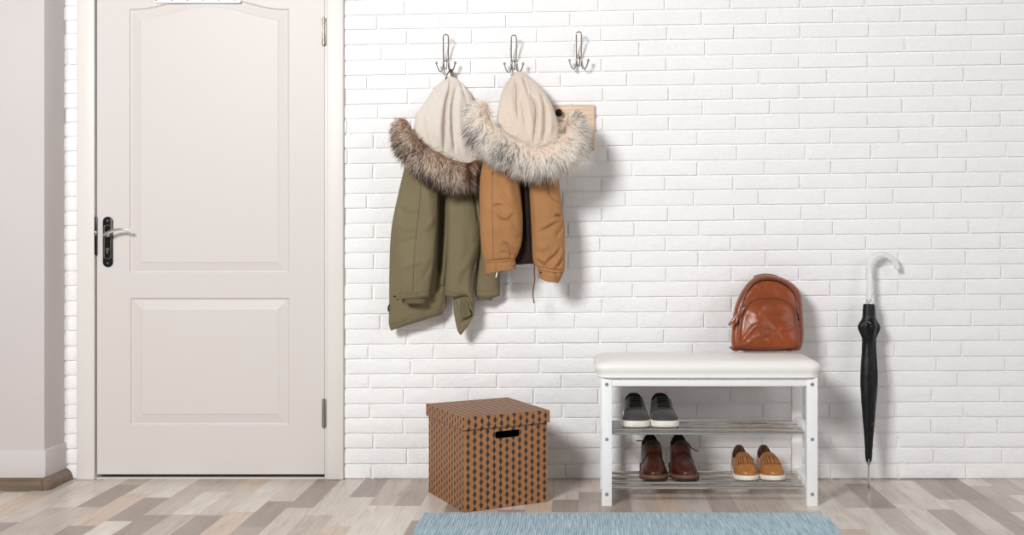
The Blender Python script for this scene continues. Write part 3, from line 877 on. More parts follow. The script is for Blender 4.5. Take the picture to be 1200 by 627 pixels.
def make_shoe(name, label, group, P, mirror, loc, rz, extras):
    """local frame: toe towards -Y, sole bottom at z 0"""
    Ls = P['L']; nt, ns = 64, 44
    root = thing(name, label, P['cat'], loc, group)
    root_off = Vector(loc); R = Matrix.Rotation(rz, 3, 'Z')
    def G(x, y, z): return R @ Vector(((-x if mirror else x), y, z)) + root_off
    tt = np.linspace(0, 1, 200)
    # plan outline: half width to each side (inner side straighter)
    cache = {}
    def prof(key, t):
        if key not in cache: cache[key] = smoothline(list(zip(*P[key])), 120)
        pts = cache[key]; return float(np.interp(t, pts[:, 0], pts[:, 1]))
    def end(t):   # rounds off heel and toe in plan
        e = 1.0
        if t > 1 - P['toe']: q = (t - (1 - P['toe'])) / P['toe']; e = math.sqrt(max(0, 1 - q ** P['toe_p']))
        if t < .13: q = (.13 - t) / .13; e = min(e, math.sqrt(max(0, 1 - q ** 2.4)))
        return e
    def outline(t, s, grow=0.):
        w = (prof('w', t)) * end(t) + grow; return prof('c', t) + w * s, (.5 - t) * Ls
    # --- sole: rings of the outline
    tq = .5 - .5 * np.cos(np.linspace(0, PI, 40))
    def ring(grow, z, shrink_len=0.):
        left = []; right = []
        for t in tq:
            w = prof('w', t) * end(t); g = grow
            yy = (.5 - t) * (Ls + 2 * grow)
            spring = P.get('spring', .006) * max(0, (t - .72) / .28) ** 2
            left.append((prof('c', t) - w - g * (end(t) > .05), yy, z + spring)); right.append((prof('c', t) + w + g * (end(t) > .05), yy, z + spring))
        return left + right[::-1][1:-1]
    def loops(bm, rings, caps=True, mats=None):
        vs = [[bm.verts.new(G(*p)) for p in r] for r in rings]; m = len(vs[0])
        for i in range(len(vs) - 1):
            for k in range(m):
                f = bm.faces.new((vs[i][k], vs[i][(k + 1) % m], vs[i + 1][(k + 1) % m], vs[i + 1][k]))
                if mats: f.material_index = mats[i]
        if caps:
            bm.faces.new(vs[0]); f = bm.faces.new(vs[-1])
            if mats: f.material_index = mats[-1]
    g = P['welt']; sh = P['sole']
    bm = BM(); d = P.get('tread', .004)
    loops(bm, [ring(g * .2, 0), ring(g * .7, .001), ring(g * .8, d), ring(g, d + .001), ring(g, sh - .003), ring(g * .7, sh - .0006), ring(-.004, sh)], mats=[1, 1, 0, 0, 0, 0, 0])
    obj('sole', bm, [M[P['sole_m']], M['dark_rubber']], root, label=P['sole_label'])
    # --- upper
    V = np.zeros((nt, ns, 3)); Wd = np.zeros((nt, ns))
    ts = .5 - .5 * np.cos(np.linspace(0.02, PI - .02, nt))
    for j, t in enumerate(ts):
        e = end(t); w = prof('w', t) * e; c = prof('c', t); h = prof('h', t); c2 = c + prof('lean', t) if 'lean' in P else c
        top_w = prof('tw', t)        # how wide the top of the section is (0..1)
        eh = 1.0
        if t > 1 - P['toe']: q = (t - (1 - P['toe'])) / P['toe']; eh = .35 + .65 * math.sqrt(max(0, 1 - q ** 2.2))
        op = P['open']               # collar opening range
        for i in range(ns):
            a = PI * i / (ns - 1)
            ca, sa = -math.cos(a), math.sin(a)
            col = 1 - float(np.clip((t - P['open'][1] + .06) / .16, 0, 1))
            px = P['sq'] * (1 - col) + .62 * col; zq = P['zq'] * (1 - col) + P.get('zc', .42) * col
            x = math.copysign(abs(ca) ** px, ca); z = sa ** zq
            wx = w * (1 + (top_w - 1) * z)
            X = c + (c2 - c) * z + wx * x
            Z = sh - .001 + h * z * eh
            Y = (.5 - t) * (Ls - .004)
            if t < .16: Y -= (P.get('heel_in', .008)) * z * (1 - t / .16)
            V[j, i] = (X, Y, Z)
    # collar: sink the middle of the rear sections
    t0, t1 = P['open']; m0, m1 = P['rim']
    for j, t in enumerate(ts):
        if t0 < t < t1:
            k = math.sqrt(max(0, 1 - (abs((t - (t0 + t1) / 2) / ((t1 - t0) / 2))) ** 16))
            for i in range(ns):
                a = i / (ns - 1); q = (a - .5) / (m1 * k + 1e-6)
                if abs(q) < 1:
                    Wd[j, i] = 1; depth = (prof('h', t) - .012) * (1 - abs(q) ** 6)
                    V[j, i, 2] = max(sh + .006, V[j, i, 2] - depth)
                    V[j, i, 0] = prof('c', t) + (V[j, i, 0] - prof('c', t)) * (1. if abs(q) > .8 else 1.0)
    bm = BM(); pts = [[G(*V[j, i]) for i in range(ns)] for j in range(nt)]
    vs = add_grid(bm, pts)
    for f in bm.faces: pass
    bm.verts.ensure_lookup_table()
    for j in range(nt - 1):
        for i in range(ns - 1): pass
    fl = list(bm.faces)
    for n, f in enumerate(fl):
        j, i = divmod(n, ns - 1)
        if Wd[j, i] + Wd[j + 1, i + 1] + Wd[j, i + 1] + Wd[j + 1, i] >= 2: f.material_index = 1
    bm.faces.new([r for r in vs[0]]); bm.faces.new([r for r in vs[-1]])
    up = obj('upper', bm, [M[P['upper_m']], M[P['in_m']]], root, sharp=50)
    def S(t, s, lift=0.):
        """point on the upper: s 0..1 across"""
        j = np.interp(t, ts, np.arange(nt)); i = s * (ns - 1)
        j0, i0 = int(min(j, nt - 2)), int(min(i, ns - 2)); fj, fi = j - j0, i - i0
        p = (V[j0, i0] * (1 - fi) + V[j0, i0 + 1] * fi) * (1 - fj) + (V[j0 + 1, i0] * (1 - fi) + V[j0 + 1, i0 + 1] * fi) * fj
        du = V[j0, i0 + 1] - V[j0, i0]; dv = V[j0 + 1, i0] - V[j0, i0]
        n = np.cross(dv, du); n /= (np.linalg.norm(n) + 1e-9)
        if n[2] < 0: n = -n
        return G(*(p + n * lift))
    extras(root, up, S, G, P)
    return root

def strip(bm, pts, nrm_up, width, thick=.002):
    add_tube(bm, pts, width / 2, 8, squash=thick / width * 2)

def line(S, a, b, n=10, lift=.001):
    return [S(a[0] + (b[0] - a[0]) * k / (n - 1), a[1] + (b[1] - a[1]) * k / (n - 1), lift) for k in range(n)]

def sneaker_extras(mirror, bow):
    def f(root, up, S, G, P):
        # tongue
        bm = BM(); Pg = []
        for t in np.linspace(.36, .70, 16):
            Pg.append([tuple(S(t, s, .0028 + .002 * math.sin((s - .38) / .24 * PI))) for s in np.linspace(.38, .62, 9)])
        Pg.insert(0, [tuple(S(.35, s, .016)) for s in np.linspace(.40, .60, 9)])
        add_grid(bm, Pg); obj('tongue', bm, M['sneaker'], root)
        # eyestay edges and toe cap seam
        bm = BM()
        add_tube(bm, line(S, (.37, .385), (.71, .40)), .0016, 6); add_tube(bm, line(S, (.37, .615), (.71, .60)), .0016, 6)
        add_tube(bm, smoothline([tuple(S(.71, .40, .001)), tuple(S(.735, .5, .001)), tuple(S(.71, .60, .001))], 10), .0016, 6)
        add_tube(bm, smoothline([tuple(S(t, s, .0006)) for t, s in ((.60, .10), (.70, .24), (.745, .38), (.755, .5), (.745, .62), (.70, .76), (.60, .90))], 40), .0012, 6)
        add_tube(bm, smoothline([tuple(S(t, s, .0006)) for t, s in ((.30, .06), (.34, .2), (.37, .385))], 16), .0012, 6)
        add_tube(bm, smoothline([tuple(S(t, s, .0006)) for t, s in ((.30, .94), (.34, .8), (.37, .615))], 16), .0012, 6)
        obj('stitching', bm, M['dark_rubber'], up)
        for k in range(6):
            t = .40 + k * .058; bm = BM()
            strip(bm, smoothline([tuple(S(t, .385, .003)), tuple(S(t + .008, .44, .0062)), tuple(S(t + .014, .5, .0072)), tuple(S(t + .008, .56, .0062)), tuple(S(t, .615, .003))], 12), 0, .0065, .0028)
            obj('lace', bm, M['black_lace'], root)
        # bow
        c = S(.385, .5, .015); bm = BM(); sg = -1 if mirror else 1
        for sx in bow:
            pts = [c, c + Vector((.012 * sx, -.008, .014)), c + Vector((.024 * sx, -.012, .021)), c + Vector((.035 * sx, -.010, .010)), c + Vector((.022 * sx, -.008, -.001)), c + Vector((.004 * sx, -.002, -.001))]
            strip(bm, smoothline([tuple(p) for p in pts], 24), 0, .0075, .004)
            e = [c, c + Vector((-.008 * sx, -.008, .004)), c + Vector((-.014 * sx, -.018, -.012))]
            strip(bm, smoothline([tuple(p) for p in e], 10), 0, .006, .003)
        add_ball(bm, c, .007, seg=10); obj('lace_bow', bm, M['black_lace'], root)
    return f

SNEAKER = dict(cat='sneaker', L=.292, sole=.026, welt=.004, tread=.003, sole_m='white_rubber', sole_label='off-white rubber sole', upper_m='sneaker', in_m='black_lace',
    w=([0, .1, .25, .45, .62, .74, .86, 1], [.036, .039, .041, .0435, .049, .0515, .050, .044]),
    c=([0, .3, .6, 1], [.0, .0, .002, .0]),
    h=([0, .06, .16, .30, .38, .46, .60, .70, .80, .90, 1], [.066, .072, .066, .064, .074, .074, .056, .044, .035, .030, .026]),
    tw=([0, .3, .5, .7, 1], [.96, .94, .86, .86, .95]), sq=.72, zq=.82, toe=.20, toe_p=2.6, open=(.05, .40), rim=(.5, .31), heel_in=.006, spring=.004)

def boot_extras(side):
    def f(root, up, S, G, P):
        bm = BM(); Pg = []
        for t in np.linspace(.345, .56, 14):
            Pg.append([tuple(S(t, s, .0022 + .002 * math.sin((s - .36) / .28 * PI))) for s in np.linspace(.36, .64, 9)])
        add_grid(bm, Pg); obj('tongue', bm, M['boot'], root)
        # quarter flaps: raised curved edge falling to each side
        bm = BM()
        for a, b in ((.41, 0), (.59, 1)):
            sg = -1 if b == 0 else 1
            add_tube(bm, smoothline([tuple(S(t, .5 + sg * s, .0012)) for t, s in ((.345, .075), (.42, .095), (.50, .13), (.57, .20), (.60, .30), (.60, .40))], 40), .0019, 6)
        add_tube(bm, smoothline([tuple(S(t, s, .0008)) for t, s in ((.58, .30), (.60, .42), (.605, .5), (.60, .58), (.58, .70))], 24), .001, 6)
        obj('seam', bm, M['boot_lace'], up)
        for k in range(3):
            t = .375 + .05 * k; bm = BM()
            add_tube(bm, smoothline([tuple(S(t, .40, .003)), tuple(S(t + .012, .46, .0075)), tuple(S(t + .012, .54, .0075)), tuple(S(t, .60, .003))], 12), .0019, 8)
            obj('lace', bm, M['boot_lace'], root)
        c = S(.43, .5, .010); bm = BM()
        if side < 0:
            pts = [c, c + Vector((-.010, -.016, -.022)), c + Vector((-.020, -.036, -.048)), c + Vector((-.006, -.050, -.058)), c + Vector((.018, -.040, -.046)), c + Vector((.020, -.020, -.020)), c + Vector((.004, -.003, 0))]
            add_tube(bm, smoothline([tuple(p) for p in pts], 40), .0019, 8)
            add_tube(bm, smoothline([tuple(c), tuple(c + Vector((-.025, -.008, .006))), tuple(c + Vector((-.062, .0, .004)))], 14), .0021, 8)
        else:
            add_tube(bm, smoothline([tuple(c), tuple(c + Vector((.020, -.014, -.008))), tuple(c + Vector((.045, -.022, -.026))), tuple(c + Vector((.062, -.02, -.033)))], 18), .0021, 8)
            pts = [c, c + Vector((.010, -.020, -.024)), c + Vector((.026, -.045, -.052)), c + Vector((.020, -.020, -.016)), c]
            add_tube(bm, smoothline([tuple(p) for p in pts], 30), .0019, 8)
        add_ball(bm, c, .0055, seg=10)
        obj('lace_bow', bm, M['boot_lace'], root)
        # pull tab at the heel
        p = S(.03, .5, 0); bm = BM()
        q = G(0, .5 * P['L'] - .012, P['sole'] + .112)
        add_box(bm, q + Vector((-.009, -.004, -.016)), q + Vector((.009, .004, .011)), .002); obj('pull_tab', bm, M['boot'], root)
    return f
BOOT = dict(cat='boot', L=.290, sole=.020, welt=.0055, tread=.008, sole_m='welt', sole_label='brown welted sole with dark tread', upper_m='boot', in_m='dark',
    w=([0, .1, .25, .42, .60, .72, .84, 1], [.034, .037, .0395, .043, .0480, .0505, .048, .040]),
    c=([0, .3, .6, 1], [.0, .0, .002, .0]),
    h=([0, .06, .16, .30, .37, .46, .56, .66, .78, .90, 1], [.108, .112, .110, .110, .108, .088, .064, .054, .047, .038, .030]),
    tw=([0, .3, .42, .55, .7, 1], [1.0, .98, .94, .80, .82, .95]), sq=.72, zq=.72, zc=.32, toe=.24, toe_p=2.2, open=(.045, .375), rim=(.5, .35), heel_in=.004, spring=.006)

def loafer_extras(root, up, S, G, P):
    # fringe: a row of separate flaps across the vamp
    n = 7
    for k in range(n):
        s0 = .26 + .48 * k / n; s1 = s0 + .48 / n * .70
        arch = lambda s: .030 * (1 - ((s - .5) / .26) ** 2)
        bm = BM(); Pg = []; Pl = []
        for q in np.linspace(0, 1, 9):
            row = []
            for s in np.linspace(s0, s1, 5):
                t = .62 + arch(s) + q * .17
                row.append(tuple(S(t, s, .0015 + .0030 * q + .0012 * math.sin(PI * (s - s0) / (s1 - s0)))))
            Pg.append(row); Pl.append([tuple(S((.62 + arch(s) + q * .17), s, -.001 + .0025 * q)) for s in np.linspace(s0, s1, 5)])
        a = add_grid(bm, Pg); b = add_grid(bm, Pl)
        for e in ((a[0], b[0]), (a[-1], b[-1]), ([r[0] for r in a], [r[0] for r in b]), ([r[-1] for r in a], [r[-1] for r in b])):
            for i in range(len(e[0]) - 1): bm.faces.new((e[0][i], e[0][i + 1], e[1][i + 1], e[1][i]))
        obj('fringe_flap', bm, M['loafer'], root)
    bm = BM()
    pts = [tuple(S(.60 + .028 * (1 - ((s - .5) / .30) ** 2), s, .0012)) for s in np.linspace(.20, .80, 25)]
    add_tube(bm, pts, .0032, 8, squash=.6); obj('vamp_strap', bm, M['loafer'], root)
    bm = BM()
    for s0 in np.linspace(.26, .74, 8)[1:-1]:
        pts = line(S, (.65, s0 - .009), (.80, s0 - .009), 8, .0006); add_tube(bm, pts, .0020, 6)
    obj('fringe_gap_shade', bm, M['loafer_in'], up)  # dark tubes between the flaps, shade of the gaps put into colour
LOAFER = dict(cat='loafer', L=.262, sole=.020, welt=.003, tread=.003, sole_m='white_rubber', sole_label='white rubber sole', upper_m='loafer', in_m='loafer_in',
    w=([0, .1, .25, .45, .62, .74, .86, 1], [.029, .032, .0345, .0385, .0440, .0465, .045, .038]),
    c=([0, .3, .6, 1], [.0, .0, .002, .0]),
    h=([0, .06, .16, .30, .40, .48, .56, .66, .78, .90, 1], [.074, .074, .062, .052, .058, .068, .066, .056, .044, .036, .030]),
    tw=([0, .3, .5, .7, 1], [.92, .92, .84, .86, .95]), sq=.72, zq=.74, zc=.5, toe=.24, toe_p=2.4, open=(.05, .45), rim=(.5, .33), heel_in=.006, spring=.004)

def place(px, py, d, Ls, zr):
    """toe at photo column px, distance d, standing at height zr"""
    p = W(px, py, d); return Vector((p.x, -(d - Ls / 2), zr))
def shoes():
    zu, zl = .266 + .0073, .065 + .0073
    dt = .375
    def put(name, label, group, P, mirror, px, rz, zr, ex, dtoe=dt):
        toe = W(px, 500, dtoe); c = Matrix.Rotation(rz, 3, 'Z') @ Vector((0, P['L'] / 2, 0))
        make_shoe(name, label, group, P, mirror, Vector((toe.x, toe.y, 0)) + c + Vector((0, 0, zr)), rz, ex)
    put('sneaker', 'charcoal sneaker with off-white sole, left one on the upper shelf', 'sneakers on the upper shelf', SNEAKER, False, 745.3, -.02, zu, sneaker_extras(False, (1,)))
    put('sneaker', 'charcoal sneaker with off-white sole, right one on the upper shelf', 'sneakers on the upper shelf', SNEAKER, True, 781.0, .015, zu, sneaker_extras(True, (1,)))
    put('ankle_boot', 'oxblood leather lace-up boot, left one, with a lace end sticking out left', 'boots on the lower shelf', BOOT, False, 767.4, .0, zl, boot_extras(-1))
    put('ankle_boot', 'oxblood leather lace-up boot standing right of its twin, nearest the loafers', 'boots on the lower shelf', BOOT, True, 805.8, .035, zl, boot_extras(1))
    put('loafer', 'tan leather loafer with fringe and white sole, left of its pair', 'loafers on the lower shelf', LOAFER, False, 876.4, -.012, zl, loafer_extras)
    put('loafer', 'tan leather loafer with fringe and white sole, right one beside the bench leg', 'loafers on the lower shelf', LOAFER, True, 908.8, .012, zl, loafer_extras)
shoes()

# ================================================================ BACKPACK
def backpack():
    zb = .5462
    def lean(py): return .055 * np.clip((412 - np.asarray(py, float)) / 90, 0, 1)      # leans back to the wall
    dB, dF = .085, .205
    base = W(899, 412.5, .15)
    root = thing('backpack', 'brown leather backpack standing on the bench seat against the wall', 'backpack', Vector((base.x, -.15, zb)))
    out = [(898, 412.3), (868, 412.3), (861, 410.5), (857.6, 403), (857.6, 390), (859.5, 370), (862.5, 357), (868, 344), (875, 333.5), (883, 326.4), (891, 323), (899, 322.2), (911, 324.4), (922, 328.6), (931, 334.8), (937, 342.5), (939.5, 352), (940.3, 366), (941.3, 382), (941.2, 397), (938.6, 408), (933, 412), (920, 412.4)]
    O = smoothline(out, 200, closed=True); C = np.array([899., 375.])
    def layer(sc, d, pts=O, c=C, dy=0):
        P = c + (pts - c) * np.array(sc if isinstance(sc, tuple) else (sc, sc)); P = P + np.array([0, dy])
        q = Wa(P, d - lean(P[:, 1])); q[:, 2] = np.maximum(q[:, 2], zb + .001)
        return q
    CREASES = [([(867, 403), (874, 394), (883, 383), (895, 377)], 2.2, .007), ([(870, 406), (882, 398), (898, 391), (914, 393)], 2.6, .006), ([(882, 405), (892, 399), (903, 401)], 1.8, .005), ([(884, 372), (889, 362), (896, 358)], 2.4, .004),
               ([(905, 396), (918, 386), (930, 384)], 3., .005), ([(892, 368), (906, 380), (924, 402)], 3., -.004), ([(874, 352), (881, 342), (889, 338)], 2.2, .009), ([(884, 333), (898, 341), (914, 345)], 2.2, .010), ([(905, 331), (918, 338), (929, 350)], 2.4, .008), ([(873, 358), (884, 351), (893, 347)], 1.8, .006)]
    def line_dist(P, line):
        line = np.asarray(line, float); best = np.full(len(P), 1e9); pos = np.zeros(len(P)); n = len(line) - 1
        for i in range(n):
            a, b = line[i], line[i + 1]; ab = b - a; t = np.clip(((P - a) @ ab) / (ab @ ab), 0, 1)
            d = np.linalg.norm(P - a - t[:, None] * ab, axis=1); m = d < best
            best[m] = d[m]; pos[m] = (i + t[m]) / n
        return best, pos
    def wr(q, amp, seed, f=14):
        for p in q:
            n = mnoise.noise(Vector((p[0] * f, p[2] * f * 1.3, seed))) + .5 * mnoise.noise(Vector((p[0] * f * 2.3 + p[2] * 9, p[2] * f * 2.1, seed)))
            k = (D + p[1]) / F; pp = np.array([[CX + p[0] / k, CY + (H - p[2]) / k]])
            for ln, wd, am in CREASES:
                dd, pos = line_dist(pp, ln); p[1] -= am * (amp / .0075) * math.exp(-(dd[0] / wd) ** 2) * min(1, 4 * min(pos[0], 1 - pos[0]) + .15)
            p[1] -= amp * n
        return q
    def dome(rings, name, mat, parent, label=None):
        bm = BM(); vs = [[bm.verts.new(p) for p in r] for r in rings]; m = len(vs[0])
        for i in range(len(vs) - 1):
            for k in range(m): bm.faces.new((vs[i][k], vs[i][(k + 1) % m], vs[i + 1][(k + 1) % m], vs[i + 1][k]))
        bm.faces.new(vs[0][::-1]); bm.faces.new(vs[-1])
        return obj(name, bm, mat, parent, sharp=60, label=label)
    # main compartment
    rings = [layer(.3, dB - .004), layer(.8, dB - .004), layer(.95, dB), layer(1.0, dB + .018), layer(1.012, (dB + dF) / 2), layer(1.0, dF - .024), layer(.965, dF - .008), layer(.93, dF - .002)]
    for s in (.89, .85, .8, .75, .70, .64, .58, .5, .4, .25, .1): rings.append(wr(layer(s, dF + .010 * (1 - s * s)), .004 * (1 - s ** 3), 3))
    body = dome(rings, 'body', M['leather'], root)
    # dark zip running round the top of the front panel
    ar = [(868.5, 372), (869.5, 358), (873.5, 345), (880.5, 334.5), (888, 329), (898, 326.6), (910, 328), (920, 332.2), (928, 339), (932.8, 348), (935, 360), (936, 374)]
    A = smoothline(ar, 60); zl = [tuple(p) for p in Wa(A, dF + .002 - lean(A[:, 1]))]
    bm = BM(); add_tube(bm, zl, .0048, 8); obj('zip_flap', bm, M['leather_d'], root, label='dark leather zip flap')
    bm = BM(); A2 = A + np.array([0, 1.8]); add_tube(bm, [tuple(p) for p in Wa(A2, dF + .0045 - lean(A2[:, 1]))], .0018, 6); obj('zip', bm, M['dark'], root)
    # front pocket
    po = [(899, 409.6), (875, 409), (866.5, 407), (864, 400), (865.5, 388), (868.5, 372), (872, 361.5), (879, 354), (889, 350.4), (900, 349.4), (912, 350.2), (922, 353.4), (929, 359.4), (932.8, 368), (935, 382), (936.8, 396), (935.6, 404), (930, 407.6), (918, 409.2)]
    PO = smoothline(po, 180, closed=True); PC = np.array([900., 382.])
    d1 = dF + .004
    rings = [layer(1.0, d1 - .010, PO, PC), layer(1.012, d1 + .006, PO, PC), layer(1.0, d1 + .014, PO, PC), layer(.965, d1 + .022, PO, PC), layer(.92, d1 + .026, PO, PC)]
    for s in (.88, .82, .76, .70, .63, .56, .49, .42, .35, .28, .21, .14, .06):
        q = wr(layer(s, d1 + .027 + .014 * (1 - s * s), PO, PC), .0075 * (1 - s ** 4), 8, 11)
        rings.append(q)
    pk = dome(rings, 'front_pocket', M['leather'], root)
    ar = [(866.8, 386), (868.5, 372), (872, 361.5), (879, 354), (889, 350.4), (900, 349.4), (912, 350.2), (922, 353.4), (929, 359.4), (932.8, 368), (934.4, 380)]
    A = smoothline(ar, 60); bm = BM(); add_tube(bm, [tuple(p) for p in Wa(A + np.array([0, .6]), d1 + .020 - lean(A[:, 1]))], .0034, 8); obj('pocket_zip_flap', bm, M['leather_d'], pk, label='dark pocket zip flap')
    # base seam
    A = smoothline([(861, 407.5), (866, 409.6), (899, 410.4), (930, 409.8), (937, 407)], 30); bm = BM()
    add_tube(bm, [tuple(p) for p in Wa(A, dF + .006 - lean(A[:, 1]))], .0022, 6); obj('base_seam', bm, M['leather_d'], root)
    # zip pull with leather tassel on the left
    bm = BM(); add_tube(bm, smoothline([tuple(W(872, 361, dF + .012)), tuple(W(869, 364, dF + .016)), tuple(W(866, 367, dF + .016))], 10), .0028, 8)
    zp = obj('zip_pull', bm, M['steel'], root, label='silver zip pull')
    bm = BM(); L0 = [W(866.5, 366, dF + .016), W(862, 371.5, dF + .018), W(857.5, 377, dF + .017), W(854.6, 381.2, dF + .015)]
    strip(bm, smoothline([tuple(p) for p in L0], 14), 0, .0155, .006); obj('leather_tab', bm, M['leather'], zp)
    # side zip on the left, strap ends, grab handle
    A = smoothline([(863.5, 388), (862, 380), (861.7, 372), (863.8, 362)], 20); bm = BM(); add_tube(bm, [tuple(p) for p in Wa(A, dF - .016 - lean(A[:, 1]))], .003, 6); obj('side_zip', bm, M['dark'], root)
    for px in (861.8, 924.5):
        bm = BM(); c = W(px, 410.3, dF - .012); add_box(bm, (c.x - .010, -dF - .006, zb + .0012), (c.x + .010, -dB, zb + .008), .0025); obj('strap_end', bm, M['leather_d'], root)
    bm = BM(); hs = [W(884, 325, dB + .01 - .054), W(889, 323.4, dB + .018 - .054), W(897, 322.2, dB + .02 - .054), W(906, 323.2, dB + .018 - .054), W(911, 324.8, dB + .01 - .054)]
    strip(bm, smoothline([tuple(p) for p in hs], 20), 0, .014, .006); obj('grab_handle', bm, M['leather_d'], root)
    # shoulder straps behind
    for s in (-1, 1):
        pts = [W(899 + s * 10, 330, .036), W(899 + s * 22, 352, .045), W(899 + s * 30, 380, .066), W(899 + s * 33, 404, .078)]
        bm = BM(); strip(bm, smoothline([tuple(p) for p in pts], 20), 0, .035, .010); obj('shoulder_strap', bm, M['leather_d'], root)
backpack()
# ================================================================ COATS
def seg_dist(P, line):
    """distance of points P (...,2) to a polyline, and position 0..1 along it"""
    line = np.asarray(line, float); best = np.full(P.shape[:-1], 1e9); pos = np.zeros(P.shape[:-1])
    n = len(line) - 1
    for i in range(n):
        a, b = line[i], line[i + 1]; ab = b - a; t = np.clip(((P - a) @ ab) / (ab @ ab + 1e-9), 0, 1)
        q = a + t[..., None] * ab; d = np.linalg.norm(P - q, axis=-1); m = d < best
        best[m] = d[m]; pos[m] = (i + t[m]) / n
    return best, pos

class Shell:
    """a closed, padded cloth panel: four outline curves seen from the front, a distance from the wall and a thickness"""
    def __init__(s, top, right, bottom, left, dc, th, push=0., nu=60, nv=110, folds=(), rough=.0015, seed=1, pinch=(.35, .55), p=2.2, fine=7.):
        T = smoothline(top, nu); B = smoothline(bottom, nu); Lf = smoothline(left, nv); R = smoothline(right, nv)
        u = np.linspace(0, 1, nu); v = np.linspace(0, 1, nv); s.u, s.v = u, v
        U, Vv = np.meshgrid(u, v)
        G = (1 - Vv)[..., None] * T[None] + Vv[..., None] * B[None] + (1 - U)[..., None] * Lf[:, None] + U[..., None] * R[:, None]
        G -= ((1 - U) * (1 - Vv))[..., None] * T[0] + (U * (1 - Vv))[..., None] * T[-1] + ((1 - U) * Vv)[..., None] * B[0] + (U * Vv)[..., None] * B[-1]
        s.G = G
        c = np.asarray(dc, float) + push      # tl, tr, bl, br
        dcen = (1 - Vv) * ((1 - U) * c[0] + U * c[1]) + Vv * ((1 - U) * c[2] + U * c[3])
        t0, t1 = th[0], th[-1]; thick = np.interp(Vv, np.linspace(0, 1, len(th)), th)
        prof = np.maximum(0, 1 - np.abs(2 * U - 1) ** p) ** (1 / p)
        endv = np.minimum(1, pinch[0] + (1 - pinch[0]) * np.sqrt(np.clip(Vv / .06, 0, 1))) * np.minimum(1, pinch[1] + (1 - pinch[1]) * np.sqrt(np.clip((1 - Vv) / .03, 0, 1)))
        half = thick * prof * endv
        disp = np.zeros_like(U)
        for pts, wid, amp in folds:
            ln = smoothline(pts, 24) if len(pts) > 2 else np.asarray(pts, float)
            dd, pos = seg_dist(G, ln); fade = np.clip(np.minimum(pos, 1 - pos) / .22, .0, 1) ** .7
            disp += amp * np.exp(-(dd / wid) ** 2) * (.25 + .75 * fade)
        nz = np.zeros_like(U)
        for j in range(nv):
            for i in range(nu):
                x, y = G[j, i]
                nz[j, i] = mnoise.noise(Vector((x / fine / 2.2, y / fine / 4.5, seed))) + .55 * mnoise.noise(Vector((x / fine, y / fine / 1.5, seed + 9)))
        front = dcen + half + (disp + rough * nz) * np.minimum(1, prof * 1.4)
        back = dcen - half + .3 * rough * nz
        s.front = np.maximum(front, .006); s.back = np.maximum(np.minimum(back, s.front), .0045)
        s.nu, s.nv = nu, nv
    def build(s, name, mat, parent, label=None, extra=None, sharp=70):
        bm = BM()
        f = add_grid(bm, Wa(s.G, s.front)); b = add_grid(bm, Wa(s.G, s.back), flip=True)
        for a0, b0 in ((f[0], b[0]), (f[-1], b[-1])):
            for i in range(s.nu - 1):
                try: bm.faces.new((a0[i], a0[i + 1], b0[i + 1], b0[i]))
                except ValueError: pass
        for c in (0, -1):
            for j in range(s.nv - 1):
                try: bm.faces.new((f[j][c], f[j + 1][c], b[j + 1][c], b[j][c]))
                except ValueError: pass
        bmesh.ops.remove_doubles(bm, verts=bm.verts, dist=1e-5)
        return obj(name, bm, mat, parent, sharp=sharp, label=label)
    def at(s, px, py, lift=.001):
        """point on the front of the panel seen at photo pixel px, py"""
        dd = ((s.G - np.array([px, py])) ** 2).sum(-1); j, i = np.unravel_index(dd.argmin(), dd.shape)
        return W(px, py, s.front[j, i] + lift)
    def seam(s, pts, name, mat, parent, r=.0009, lift=.0004, n=60):
        ln = smoothline(pts, n); bm = BM()
        add_tube(bm, [tuple(s.at(x, y, lift)) for x, y in ln], r, 6)
        return obj(name, bm, mat, parent)

